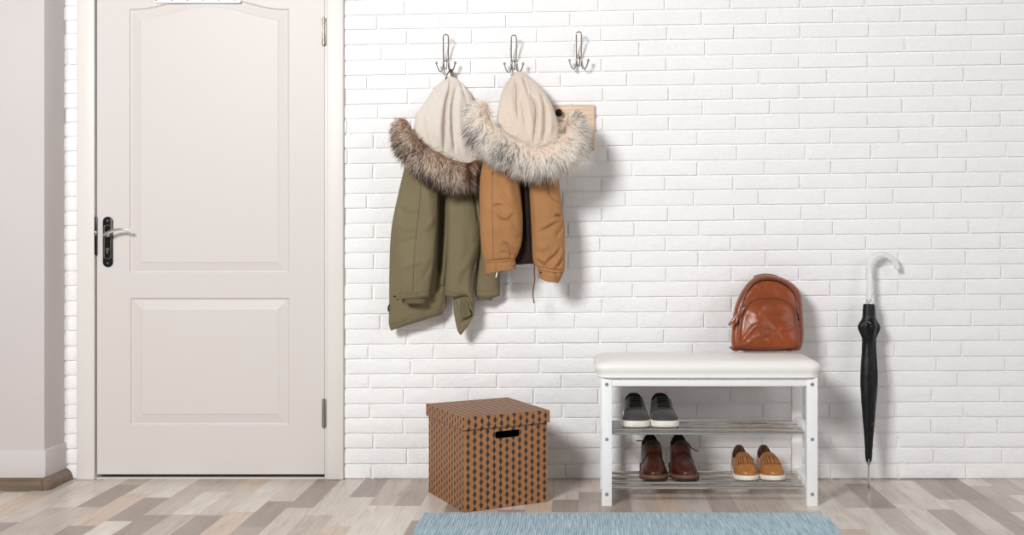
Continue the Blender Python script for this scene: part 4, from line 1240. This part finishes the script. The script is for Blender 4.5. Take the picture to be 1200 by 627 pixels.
def fur(name, center, radius, n, length, mat, parent, label, seed, dark_share, dark_patch, outward, hair_w=.0009, spread=.30, droop=.35, lim=None):
    """a furry roll: a soft core plus single hairs growing from it"""
    rng = np.random.default_rng(seed)
    C = smoothline(center, 160)                              # px, py, d
    Cw = Wa(C[:, :2], C[:, 2]); m = len(Cw)
    Rr = np.interp(np.linspace(0, 1, m), np.linspace(0, 1, len(radius)), radius)
    T = np.gradient(Cw, axis=0); T /= np.linalg.norm(T, axis=1)[:, None]
    front = np.tile(np.array([0., -1., 0.]), (m, 1))
    Bn = np.cross(T, front); Bn /= np.linalg.norm(Bn, axis=1)[:, None]          # in the wall plane, across the roll
    sgn = np.sign((Bn * np.array(outward)[None]).sum(1)); 
    sgn = 1.0 if sgn.mean() > 0 else -1.0
    Bn = Bn * sgn; Fn = np.cross(Bn, T); Fn *= np.sign((Fn * front).sum(1))[:, None]
    bm = BM(); k = 20; uvl = bm.loops.layers.uv.verify()
    P = np.zeros((m, k, 3))
    for i in range(k):
        a = 2 * PI * i / k
        P[:, i] = Cw + (Bn * math.cos(a) + Fn * math.sin(a)) * Rr[:, None] * .96
    P[..., 1] = np.minimum(P[..., 1], -.005)
    if lim: P[..., 1] = lim(P)
    vs = add_grid(bm, P, closed=True); bm.faces.new(vs[0]); bm.faces.new(vs[-1])
    for f in bm.faces:
        for lp in f.loops: lp[uvl].uv = (0., .25)
    bmesh.ops.recalc_face_normals(bm, faces=list(bm.faces))
    me = bpy.data.meshes.new('tmp'); bm.to_mesh(me); bm.free()
    nv0 = len(me.vertices); V0 = np.zeros(nv0 * 3); me.vertices.foreach_get('co', V0); V0 = V0.reshape(-1, 3)
    F0 = [tuple(p.vertices) for p in me.polygons]; bpy.data.meshes.remove(me)
    # hairs
    s = rng.random(n) * (m - 1); i0 = s.astype(int); fr = (s - i0)[:, None]; i1 = np.minimum(i0 + 1, m - 1)
    lerp = lambda A: A[i0] * (1 - fr) + A[i1] * fr
    c, tn, bn, fn = lerp(Cw), lerp(T), lerp(Bn), lerp(Fn); r = Rr[i0] * (1 - fr[:, 0]) + Rr[i1] * fr[:, 0]
    # skip the side turned to the wall
    ang = rng.uniform(-.35, PI + .35, n)
    nr = bn * np.cos(ang)[:, None] + fn * np.sin(ang)[:, None]
    root = c + nr * (r * .93)[:, None]
    # clumps: neighbouring hairs share a tilt
    key = np.stack([root[:, 0] * 62, root[:, 1] * 62, root[:, 2] * 62], 1)
    cl = np.array([[mnoise.noise(Vector(q)), mnoise.noise(Vector(q + 17.3)), mnoise.noise(Vector(q - 31.7))] for q in key])
    pn = np.array([mnoise.noise(Vector(q * .28 + 5.)) for q in key])
    out = np.asarray(outward, float)
    d = nr * .50 + bn * .75 + tn * (rng.normal(0, spread, n) + 1.3 * cl[:, 0])[:, None] + rng.normal(0, spread * .6, (n, 3)) + 1.1 * cl
    d[:, 2] -= .12
    d /= np.linalg.norm(d, axis=1)[:, None]
    Ln = length * rng.uniform(.55, 1.15, n) * (1 + .35 * cl[:, 1])
    dark = (rng.random(n) < dark_share + dark_patch * np.clip(pn * 1.6 + .35 * np.clip(-np.cos(ang) * -1, 0, 1) - .1, 0, 1))
    Ln = np.where(dark, Ln * 1.12, Ln)
    ref = nr + .45 * fn + rng.normal(size=(n, 3)) * .35; sx = np.cross(d, ref); sx /= np.linalg.norm(sx, axis=1)[:, None]; sy = np.cross(d, sx)
    ws = hair_w * rng.uniform(.7, 1.4, n) * np.where(dark, 1.3, 1.)
    stations = [(0, 1.), (.35, .95), (.7, .6)]
    rows = []
    cents = []
    g = np.array([0, 0, -1.])
    for t, wf in stations + [(1., 0)]:
        p = root + d * (Ln * t)[:, None] + g * (droop * Ln * t * t)[:, None] + tn * (cl[:, 2] * Ln * .35 * t * t)[:, None]
        cents.append(p)
    HV = []
    for (t, wf), p in zip(stations, cents):
        HV.append(p - sx * (ws * wf)[:, None]); HV.append(p + sx * (ws * wf)[:, None])
    HV.append(cents[-1]); HV = np.stack(HV, 1)                      # n,7,3
    HV[..., 1] = np.minimum(HV[..., 1], -.003)
    if lim: HV[..., 1] = lim(HV)
    base = nv0 + np.arange(n) * 7
    tri = np.array([(0, 1, 3), (0, 3, 2), (2, 3, 5), (2, 5, 4), (4, 5, 6)])
    HF = (base[:, None, None] + tri[None]).reshape(-1, 3)
    co = np.concatenate([V0, HV.reshape(-1, 3)]) - np.array(root_loc(parent))
    me = bpy.data.meshes.new(name)
    nl0 = sum(len(f) for f in F0); nf = len(F0) + len(HF)
    me.vertices.add(len(co)); me.vertices.foreach_set('co', co.ravel())
    me.loops.add(nl0 + HF.size); me.polygons.add(nf)
    li = np.concatenate([np.array([i for f in F0 for i in f]), HF.ravel()]).astype(np.int32)
    me.loops.foreach_set('vertex_index', li)
    st = np.concatenate([np.cumsum([0] + [len(f) for f in F0])[:-1], nl0 + 3 * np.arange(len(HF))]).astype(np.int32)
    me.polygons.foreach_set('loop_start', st)
    me.update(calc_edges=True)
    uv = me.uv_layers.new(name='UVMap')
    vt = np.array([0, 0, .35, .35, .7, .7, 1.])
    val = np.zeros((len(co), 2)); val[:nv0] = (0, .25)
    val[nv0:, 1] = np.tile(vt, n); val[nv0:, 0] = np.repeat(np.where(dark, rng.uniform(.75, 1., n), rng.uniform(0, .06, n)), 7)
    uv.data.foreach_set('uv', val[li].ravel())
    me.polygons.foreach_set('use_smooth', [True] * nf); me.materials.append(mat); me.validate()
    # soft fur shading: a hair's normals follow the pelt it grows from
    nn = np.zeros(len(co) * 3); me.vertices.foreach_get('normal', nn); nn = nn.reshape(-1, 3).copy()
    hn = np.repeat(nr, 7, axis=0); flip = np.sign((hn * nn[nv0:]).sum(1))[:, None]; nn[nv0:] = .8 * hn * flip + .5 * nn[nv0:]; nn /= np.linalg.norm(nn, axis=1)[:, None] + 1e-9
    me.normals_split_custom_set_from_vertices(nn.tolist())
    o = bpy.data.objects.new(name, me); COL.objects.link(o); o.parent = parent
    if label: o['label'] = label
    return o

def cuff_tube(cx, cy, d, w, th, h, mat, parent, name, label=None):
    """short oval knit cuff inside a sleeve end"""
    bm = BM(); n = 32; P = []
    for (k, dy) in ((1, -h), (1, 0), (.93, h * .25), (.86, 0), (.84, -h)):
        ring = []
        for i in range(n):
            a = 2 * PI * i / n
            ring.append(tuple(W(cx + w * k * math.cos(a), cy + dy, d + th * k * math.sin(a))))
        P.append(ring)
    add_grid(bm, P, closed=True)
    return obj(name, bm, mat, parent, label=label)

def parka():
    M['fur_brown'] = hair_mat('brown_fur', (240, 222, 204), (190, 150, 120), (66, 46, 38), (142, 104, 78))
    root = thing('parka', 'olive green parka with brown fur-trimmed hood hanging on the left hook', 'coat', W(515, 388, .06))
    # back and front body hanging behind the sleeves
    body = Shell(top=[(474, 196), (500, 190), (524, 196), (556, 200)],
                 right=[(556, 200), (536, 240), (527, 290), (524, 330), (523.5, 356), (518, 368.3)],
                 bottom=[(458, 387.6), (480, 380.4), (500, 374.2), (518, 368.3)],
                 left=[(474, 196), (466, 230), (459.5, 262), (457, 290), (456.2, 320), (456, 350), (455.6, 372), (455.6, 380), (458, 387.6)],
                 dc=(.06, .06, .062, .055), th=(.02, .028, .045, .034), nu=70, nv=120,
                 folds=[([(518.5, 210), (517.5, 250), (515.5, 300), (513, 340)], 3.4, -.050), ([(505, 300), (512, 320), (522, 337)], 3.2, .008), ([(460, 300), (464, 330), (467, 352)], 3, -.006),
                        ([(500, 352), (512, 340), (523, 333)], 2.2, -.005), ([(523, 352), (519, 360), (517, 370)], 2.5, -.008), ([(458, 378), (480, 372), (517, 359.5)], 1.3, -.004)],
                 rough=.0035, seed=3)
    b = body.build('body', M['olive'], root)
    body.seam([(457, 380.5), (470, 376.6), (490, 370.2), (508, 364.5), (517, 361.5)], 'hem_stitch', M['thread_o'], b)
    body.seam([(503, 341), (512, 337), (522, 333.4)], 'pocket_seam', M['thread_o'], b)
    # zip pull on the left edge
    bm = BM(); add_tube(bm, smoothline([tuple(W(456.6, 357, .07)), tuple(W(455, 360, .075)), tuple(W(455.2, 365, .075))], 8), .0028, 8); obj('zip_pull', bm, M['black_metal'], root)
    # sleeve on the left
    sl = Shell(top=[(474, 196), (490, 192), (504, 196), (514.5, 206)],
               right=[(514.5, 206), (513.3, 235), (512.2, 262), (510.3, 292), (507, 320), (502.6, 347.8)],
               bottom=[(467.6, 350.6), (478, 350.9), (490, 350.2), (502.6, 347.8)],
               left=[(474, 196), (467.5, 225), (462.6, 250), (460.2, 275), (461.2, 300), (463.8, 325), (467.6, 350.6)],
               dc=(.105, .12, .125, .135), th=(.035, .042, .040, .034), nu=70, nv=120,
               folds=[([(466, 244), (478, 250), (490, 250)], 2.4, -.0045), ([(464, 262), (476, 268), (489, 266)], 3, .004), ([(495, 270), (505, 262), (511, 252)], 4, .006), ([(463, 290), (476, 283), (492, 279)], 3, -.004),
                      ([(466, 318), (480, 310), (496, 306)], 4, .005), ([(492, 330), (501, 318), (507, 305)], 3, -.004), ([(467, 343), (485, 344.5), (503, 341.5)], 1.2, -.004), ([(500, 215), (504, 240), (503, 265)], 5, .004)],
               rough=.0035, seed=5)
    s = sl.build('sleeve', M['olive'], root)
    sl.seam([(493, 214), (491.5, 240), (488.5, 270), (485.5, 300), (484, 330), (483.5, 344)], 'sleeve_seam', M['thread_o'], s)
    sl.seam([(467, 344), (484, 345.3), (503, 342)], 'hem_stitch', M['thread_o'], s)
    cuff_tube(486.5, 354.6, .128, 12.5, .024, 4.5, M['olive_in'], s, 'inner_cuff')
    bm = BM(); add_ball(bm, W(462.6, 347.3, .115), .004, scale=(1.4, .6, .9)); obj('cord_toggle', bm, M['black_metal'], root)
    # right front panel with the turned-up corner
    rp = Shell(top=[(522, 196), (535, 194), (550, 196), (562, 200)],
               right=[(562, 200), (563, 230), (564, 260), (562.5, 290), (558, 315), (555, 336), (555.6, 360)],
               bottom=[(521.0, 345.8), (532, 350.6), (543, 351), (549.5, 354.5), (555.6, 368.5)],
               left=[(522, 196), (523, 222), (523.8, 250), (524, 280), (523, 310), (521.6, 330), (521.0, 345.8)],
               dc=(.085, .055, .105, .095), th=(.018, .036, .034, .030), nu=70, nv=120,
               folds=[([(554, 222), (558, 240), (561, 262)], 1.8, -.010), ([(558, 288), (550, 305), (538, 322), (530, 338)], 4, .005), ([(556, 312), (553, 330), (553, 346)], 3, -.006), ([(527, 230), (529, 270), (528, 310)], 4, .003),
                      ([(521, 340), (533, 344), (547, 345.5)], 1.2, -.0035), ([(562, 300), (556, 311), (556, 320)], 2, -.008)],
               rough=.003, seed=8)
    s = rp.build('front_panel', M['olive'], root)
    rp.seam([(521.6, 340.5), (533, 344.6), (546, 346.6)], 'hem_stitch', M['thread_o'], s)
    cn = Shell(top=[(530.5, 344), (538, 344), (545, 344), (555.2, 345)],
               right=[(555.2, 345), (555.8, 361), (555.2, 369.5), (548.5, 381.5), (540.8, 392.2)],
               bottom=[(536.0, 387.5), (538, 390.8), (539.4, 392.4), (540.8, 392.2)],
               left=[(530.5, 344), (531.4, 362), (533.2, 375), (536.0, 387.5)],
               dc=(.088, .088, .085, .085), th=(.020, .020, .014), nu=40, nv=60,
               folds=[([(544, 353), (549, 362), (552, 369), (546, 374), (540, 380)], 2.0, -.012), ([(548, 353), (552.5, 361), (554.5, 368)], 1.2, .006), ([(533, 352), (537, 370), (540.5, 388)], 1.6, -.005)],
               rough=.002, seed=11)
    k = cn.build('turned_corner', M['olive'], root)
    pts = smoothline([(544, 352), (551.5, 361), (554.8, 369), (548, 379), (541.0, 389)], 30); bm = BM()
    add_tube(bm, [tuple(cn.at(x, y, .001)) for x, y in pts], .0032, 8); obj('rolled_hem', bm, M['olive'], k)
    ins = Shell(top=[(540, 348), (543, 348.5), (547.5, 352.5)], right=[(547.5, 352.5), (550.5, 362), (552.5, 369)], bottom=[(541, 374), (547, 372), (552.5, 369)], left=[(540, 348), (539, 362), (541, 374)],
                dc=(.110, .110, .106, .106), th=(.004, .006, .004), nu=24, nv=24, folds=[([(543, 356), (547, 364), (549, 370)], 2, -.004)], rough=.002, seed=2)
    ins.build('lining', M['olive_in'], root)
    # second sleeve, behind the tan jacket
    s2 = Shell(top=[(556, 205), (566, 203), (580, 206)], right=[(580, 206), (584.5, 250), (586, 300), (586, 325), (585.9, 346.5)],
               bottom=[(557, 347.8), (567, 349.9), (576, 349.6), (585.9, 346.5)], left=[(556, 205), (558, 250), (560, 290), (558.5, 320), (557, 347.8)],
               dc=(.06, .05, .055, .05), th=(.030, .036, .032), nu=46, nv=90, folds=[([(563, 290), (560, 310), (557.5, 325)], 2.5, -.008), ([(557, 341.5), (570, 343.8), (586, 340.5)], 1.2, -.004)], rough=.003, seed=14)
    s = s2.build('sleeve', M['olive'], root)
    cuff_tube(568, 351, .055, 9, .02, 4, M['olive_in'], s, 'inner_cuff')
    # fleece-lined hood
    hd = Shell(top=[(520.5, 93.5), (523.5, 90.6), (527, 89.4), (532, 90.4), (537.5, 93.6)],
               right=[(537.5, 93.6), (545, 102), (553, 113.5), (558, 130), (562, 150), (566, 190)],
               bottom=[(484, 172), (500, 192), (520, 202), (545, 206), (566, 190)],
               left=[(520.5, 93.5), (510, 102), (500.5, 116), (493, 127), (486.5, 138), (484, 172)],
               dc=(.030, .030, .105, .062), th=(.016, .038, .048, .034), nu=80, nv=110, pinch=(.7, .5),
               folds=[([(527.5, 92), (526.6, 105), (523, 118), (521, 135), (520.5, 160), (521, 178)], 1.5, -.020), ([(524, 100), (518, 120), (515, 150), (516, 175)], 4.5, .012), ([(531, 98), (527, 120), (526, 150), (528, 175)], 3.2, .012),
                      ([(539.5, 96), (544.5, 110), (549, 125), (552, 145)], 1.5, -.014), ([(535, 104), (530, 126), (531, 150), (533, 178)], 1.6, -.012), ([(541, 102), (538, 130), (541, 160), (545, 180)], 4, .011), ([(508, 106), (500, 125), (502, 150), (508, 170)], 3, -.006), ([(518, 95), (513, 104), (519, 112)], 1.5, -.006), ([(546, 106), (550, 122), (556, 150)], 2.5, .008)],
               rough=.003, seed=21)
    hd.build('hood_lining', M['fleece_a'], root, label='off-white fleece hood lining')
    fur('fur_trim', [(473.5, 144, .10), (475.5, 154, .125), (481, 166, .15), (491, 177.5, .17), (504, 187, .183), (518, 195, .188), (534, 200, .180), (549, 200.5, .158), (561, 195, .122), (569, 186, .09)],
        (.018, .026, .034, .037, .039, .040, .040, .036, .030, .022), 16000, .046, M['fur_brown'], root, 'grey-brown fur trim with dark tips', 31, .20, .75, (-.25, 0, -1), spread=.26,
        lim=lambda A: np.maximum(A[..., 1], -np.interp(CX + A[..., 0] / .00341, [530, 545, 556, 575, 585], [.30, .20, .140, .105, .08])))
    # hanging loop over the hook
    bm = BM()
    strip(bm, smoothline([tuple(W(522, 93, .045)), tuple(W(524, 87.6, .046)), tuple(W(527.0, 82.6, .036)), tuple(W(528.6, 83, .03)), tuple(W(530, 87.4, .03)), tuple(W(530.4, 92, .03))], 24), 0, .016, .0025)
    obj('hanging_loop', bm, M['olive'], root)
parka()

WALL = W
def jacket():
    M['fur_cream'] = hair_mat('cream_fur', (254, 249, 242), (251, 240, 226), (50, 44, 44), (246, 226, 204))
    JD = .045
    def W(px, py, d): return WALL(px, py, d + JD)
    root = thing('jacket', 'tan brown jacket with cream fur-trimmed hood hanging on the middle hook', 'coat', W(612, 331, .1))
    # dark lining between the two sleeves
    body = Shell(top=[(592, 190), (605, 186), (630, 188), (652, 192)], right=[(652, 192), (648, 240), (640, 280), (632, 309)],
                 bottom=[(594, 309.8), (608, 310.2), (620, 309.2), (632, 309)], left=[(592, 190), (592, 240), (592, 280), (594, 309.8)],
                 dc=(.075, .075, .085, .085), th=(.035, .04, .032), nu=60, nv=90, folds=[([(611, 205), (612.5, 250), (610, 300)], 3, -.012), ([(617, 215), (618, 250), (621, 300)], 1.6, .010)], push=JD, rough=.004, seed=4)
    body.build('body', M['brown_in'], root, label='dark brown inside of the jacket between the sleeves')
    fr = Shell(top=[(612, 205), (615, 203), (619, 205)], right=[(619, 205), (619.6, 235), (621.5, 265), (623, 290)], bottom=[(614.5, 268), (618, 272), (623, 290)], left=[(612, 205), (613.5, 230), (614.2, 250), (614.5, 268)],
               dc=(.085, .085, .095, .095), th=(.008, .009, .007), nu=24, nv=60, folds=[([(615.5, 208), (616.5, 240), (617.5, 268)], 1.0, -.006)], push=JD, rough=.002, seed=40)
    fr.build('front_edge', M['tan'], root)
    # left sleeve
    sl = Shell(top=[(566.5, 188), (578, 184), (592, 185), (603.5, 196)],
               right=[(603.5, 196), (608.4, 212), (611, 235), (612.8, 258), (611.8, 282), (608.4, 294), (603.6, 304)],
               bottom=[(567.4, 307), (578, 306.6), (592, 305.3), (603.6, 304)],
               left=[(566.5, 188), (563.2, 205), (561.8, 222), (561.9, 250), (562.8, 276), (564.4, 294), (567.4, 307)],
               dc=(.13, .135, .150, .150), th=(.034, .046, .048, .034), nu=76, nv=120,
               folds=[([(577, 242), (583, 240.5), (590, 241.6)], 1.5, -.009), ([(578, 244), (585, 252), (592, 255), (600, 248)], 2.6, .010), ([(580, 246), (586, 256), (592, 259)], 1.8, -.008), ([(585, 225), (593, 233), (599, 240)], 3, .006), ([(592, 205), (598, 225), (602, 245)], 4.5, .007), ([(578, 262), (584, 275), (586, 290)], 4, .005),
                      ([(596, 262), (602, 272), (609, 276)], 3, .007), ([(590, 284), (597, 290), (601, 302)], 1.8, -.010), ([(597, 286), (600, 294), (602, 303)], 1.6, .008), ([(586, 296), (594, 297), (601, 301)], 2, -.006), ([(576, 206), (580, 202), (587, 199.5)], 1.0, -.007), ([(606, 225), (610, 245), (611, 262)], 3, -.004)],
               push=JD, rough=.0035, seed=6)
    s = sl.build('sleeve', M['tan'], root)
    sl.seam([(577.5, 196), (576.8, 220), (576.9, 250), (577.6, 280), (578.2, 305)], 'sleeve_seam', M['thread_t'], s)
    cf = Shell(top=[(567.2, 306), (578, 305.4), (592, 304.2), (603.4, 303)], right=[(603.4, 303), (604.3, 308), (604.6, 315.6)], bottom=[(568.6, 321.8), (580, 319.2), (592, 317.4), (604.6, 315.6)], left=[(567.2, 306), (567.8, 313), (568.6, 321.8)],
               dc=(.150, .150, .150, .150), th=(.036, .037, .034), nu=60, nv=30, pinch=(.95, .8), folds=[([(581.5, 309), (581.8, 319)], 1.0, -.004)], push=JD, rough=.0015, seed=7)
    c = cf.build('cuff', M['tan'], s)
    cf.seam([(567.6, 308.2), (585, 307), (603.6, 305.2)], 'cuff_stitch', M['thread_t'], s)
    bm = BM(); add_disc(bm, cf.at(599.6, 310.2, -.0005), (0, -1, 0), .0058, .004); obj('snap_button', bm, M['chrome'], s, label='silver snap button')
    bm = BM(); add_tube(bm, smoothline([tuple(W(582.6, 318.5, .172)), tuple(W(582.0, 322, .174)), tuple(W(581.2, 325.2, .174))], 8), .0024, 8); obj('drawcord_end', bm, M['sign'], root, label='short white drawcord end')
    # right sleeve
    sr = Shell(top=[(618.6, 200), (630, 194), (645, 192), (655, 200)],
               right=[(655, 200), (655.6, 215), (657.4, 232), (659.6, 248), (661.8, 264), (662, 290), (662.2, 306), (661.4, 318)],
               bottom=[(630.6, 314.2), (640, 316), (650, 318), (661.4, 318)],
               left=[(618.6, 200), (620, 220), (621.6, 245), (623, 276), (624, 300), (626, 308.5), (630.6, 314.2)],
               dc=(.13, .12, .145, .135), th=(.034, .044, .046, .032), nu=76, nv=120,
               folds=[([(650, 254), (654, 252.6), (658, 255)], 1.4, -.014), ([(632, 272), (642, 268), (653, 260)], 2.4, -.007), ([(636, 266), (646, 261), (654, 257)], 2.4, .008), ([(652, 278), (657, 270), (661, 264)], 2, -.008), ([(626, 285), (634, 290), (644, 288)], 4, .006), ([(638, 312), (644, 305), (652, 298), (657, 290)], 1.8, -.012), ([(648, 314), (655, 304), (660, 296)], 2.2, .010), ([(628, 300), (636, 306), (644, 309)], 2.4, .007), ([(630, 305), (637, 311), (640, 315)], 1.6, -.007), ([(654, 313), (658, 305), (661, 298)], 1.4, -.008),
                      ([(641.5, 216), (643, 228), (649, 235), (655, 237)], 1.0, -.004), ([(651, 213), (654, 216), (657, 216)], 1.0, -.008), ([(626, 220), (627, 250), (629, 280)], 4, .005)],
               push=JD, rough=.004, seed=9)
    s = sr.build('sleeve', M['tan'], root)
    sr.seam([(641.4, 214), (642.4, 224), (646, 231), (651, 235.4), (655.5, 237.3)], 'pocket_seam', M['thread_t'], s)
    cf = Shell(top=[(630.2, 312.5), (640, 314.6), (650, 316.4), (661.6, 316.6)], right=[(661.6, 316.6), (658.6, 324), (654.6, 331.8)], bottom=[(632.2, 325.6), (639, 329.2), (646, 330.6), (654.6, 331.8)], left=[(630.2, 312.5), (631.4, 318), (632.2, 325.6)],
               dc=(.142, .136, .142, .136), th=(.034, .035, .031), nu=60, nv=30, pinch=(.95, .8), folds=[([(650, 319), (653, 326), (654, 330)], 1.3, -.006), ([(656, 319), (655, 325)], 1.2, .005), ([(636, 316), (638.5, 320), (636.5, 324)], .8, -.004)], push=JD, rough=.002, seed=17)
    c = cf.build('cuff', M['tan'], s)
    cf.seam([(631, 316), (641, 318.2), (650, 319.4), (660, 319.6)], 'cuff_stitch', M['thread_t'], s)
    bm = BM(); p = cf.at(633.9, 319.4, -.0005); add_disc(bm, p, (0, -1, 0), .0066, .004); add_disc(bm, p + Vector((0, -.0035, 0)), (0, -1, 0), .004, .0015, mat=1); obj('snap_button', bm, [M['hinge'], M['black_metal']], s, label='dark snap button')
    # loose cord
    bm = BM(); add_tube(bm, smoothline([tuple(W(626.4, 306, .10)), tuple(W(626.2, 318, .10)), tuple(W(626.6, 329, .10)), tuple(W(625.2, 337, .098)), tuple(W(624.6, 345, .098)), tuple(W(625.8, 355.4, .098))], 30), .0026, 8); obj('drawcord', bm, M['cord'], root, label='thin brown drawcord')
    # hood
    hd = Shell(top=[(601, 87.5), (604, 84.8), (608, 83.6), (613, 84.4), (617.5, 87.0)],
               right=[(617.5, 87.0), (626, 94), (634, 102.5), (641, 112), (647, 123), (651.5, 135), (655, 148), (655, 170)],
               bottom=[(582, 140), (598, 166), (618, 186), (640, 188), (655, 170)],
               left=[(601, 87.5), (595.5, 94), (590, 103), (587.2, 112), (584.5, 124), (582, 140)],
               dc=(.034, .034, .15, .14), th=(.018, .046, .055, .045), nu=84, nv=110, pinch=(.7, .5),
               folds=[([(604, 92), (606.2, 104), (606, 120), (607.5, 138)], 1.5, -.013), ([(609, 88), (612.5, 98), (617, 110), (619.5, 124), (622, 140), (625, 160)], 4.2, .014), ([(613.5, 91), (617.5, 104), (619.2, 112)], 1.4, -.013), ([(621.5, 110), (627, 120), (628.8, 132), (627, 150), (626, 168)], 1.5, -.016), ([(635.5, 112), (638, 125), (638.3, 145), (637, 166)], 1.5, -.016), ([(630, 108), (633.5, 125), (633, 150), (631, 166)], 3.4, .012), ([(600, 95), (598, 112), (602, 130)], 3.5, .009), ([(643, 122), (646, 138), (645, 158)], 3.2, .010), ([(612, 118), (613.5, 132), (616, 148)], 1.3, -.007)],
               push=JD, rough=.003, seed=23)
    hd.build('hood_lining', M['fleece_b'], root, label='cream plush hood lining')
    fur('fur_trim', [(a, b, c + JD) for a, b, c in [(566.5, 125, .145), (564, 138, .185), (569, 151, .205), (580, 161, .218), (594, 170, .226), (608, 177, .232), (622, 183, .234), (636, 184.5, .232), (650, 180.5, .226), (662, 174, .21), (670, 162, .185), (671.5, 150, .155), (667, 142, .125)]],
        (.020, .033, .039, .042, .044, .044, .043, .043, .044, .043, .038, .029, .021), 19000, .055, M['fur_cream'], root, 'cream fur trim with scattered black tips', 77, .03, .42, (0, 0, -1), spread=.30,
        lim=lambda A: np.minimum(A[..., 1], -np.interp(CX + A[..., 0] / .00341, [572, 592], [.158, .02])))
jacket()
# ================================================================ CAMERA AND LIGHT
cam = bpy.data.cameras.new('camera'); co = bpy.data.objects.new('camera', cam); COL.objects.link(co)
co.location = (0, -D, H); co.rotation_euler = (PI / 2, 0, 0)
cam.sensor_width = 36; cam.lens = 36 * F / 1200
cam.shift_x = (600 - CX) / 1200; cam.shift_y = (CY - 313.5) / 1200
SC.camera = co

def area(name, loc, target, size, power, color=(1, 1, 1), size_y=None):
    l = bpy.data.lights.new(name, 'AREA'); l.energy = power; l.color = color; l.size = size
    if size_y: l.shape = 'RECTANGLE'; l.size_y = size_y
    o = bpy.data.objects.new(name, l); COL.objects.link(o); o.location = loc
    o.rotation_euler = (Vector(target) - Vector(loc)).to_track_quat('-Z', 'Y').to_euler()
    return o
area('studio_softbox', (-2.15, -4.7, 3.0), (.6, 0, .8), 1.1, 236, (1, .998, .995))
area('added_fill', (3.4, -3.6, 2.4), (1.7, 0, 1.2), 2.0, 30, (.985, .99, 1))  # unseen fill added on the right to lift the dim wall
sl = bpy.data.lights.new('added_side_sun', 'SUN'); sl.energy = .55; sl.angle = math.radians(70); sl.color = (1, .99, .985)  # soft sun added to brighten the pier's right-hand face, no window known
so = bpy.data.objects.new('added_side_sun', sl); COL.objects.link(so); so.location = (4, -3, 2.5)
so.rotation_euler = Vector((-.9, .34, -.22)).to_track_quat('-Z', 'Y').to_euler()

w = bpy.data.worlds.new('world'); SC.world = w; w.use_nodes = True
nt = w.node_tree; bg = nt.nodes['Background']
bg.inputs[0].default_value = (.97, .975, 1, 1); bg.inputs[1].default_value = .16

SC.view_settings.view_transform = 'Standard'; SC.view_settings.look = 'None'
SC.view_settings.exposure = .02; SC.view_settings.gamma = 1; SC.view_settings.use_curve_mapping = False

SC.cycles.max_bounces = 16; SC.cycles.diffuse_bounces = 10; SC.cycles.transmission_bounces = 12; SC.cycles.glossy_bounces = 6
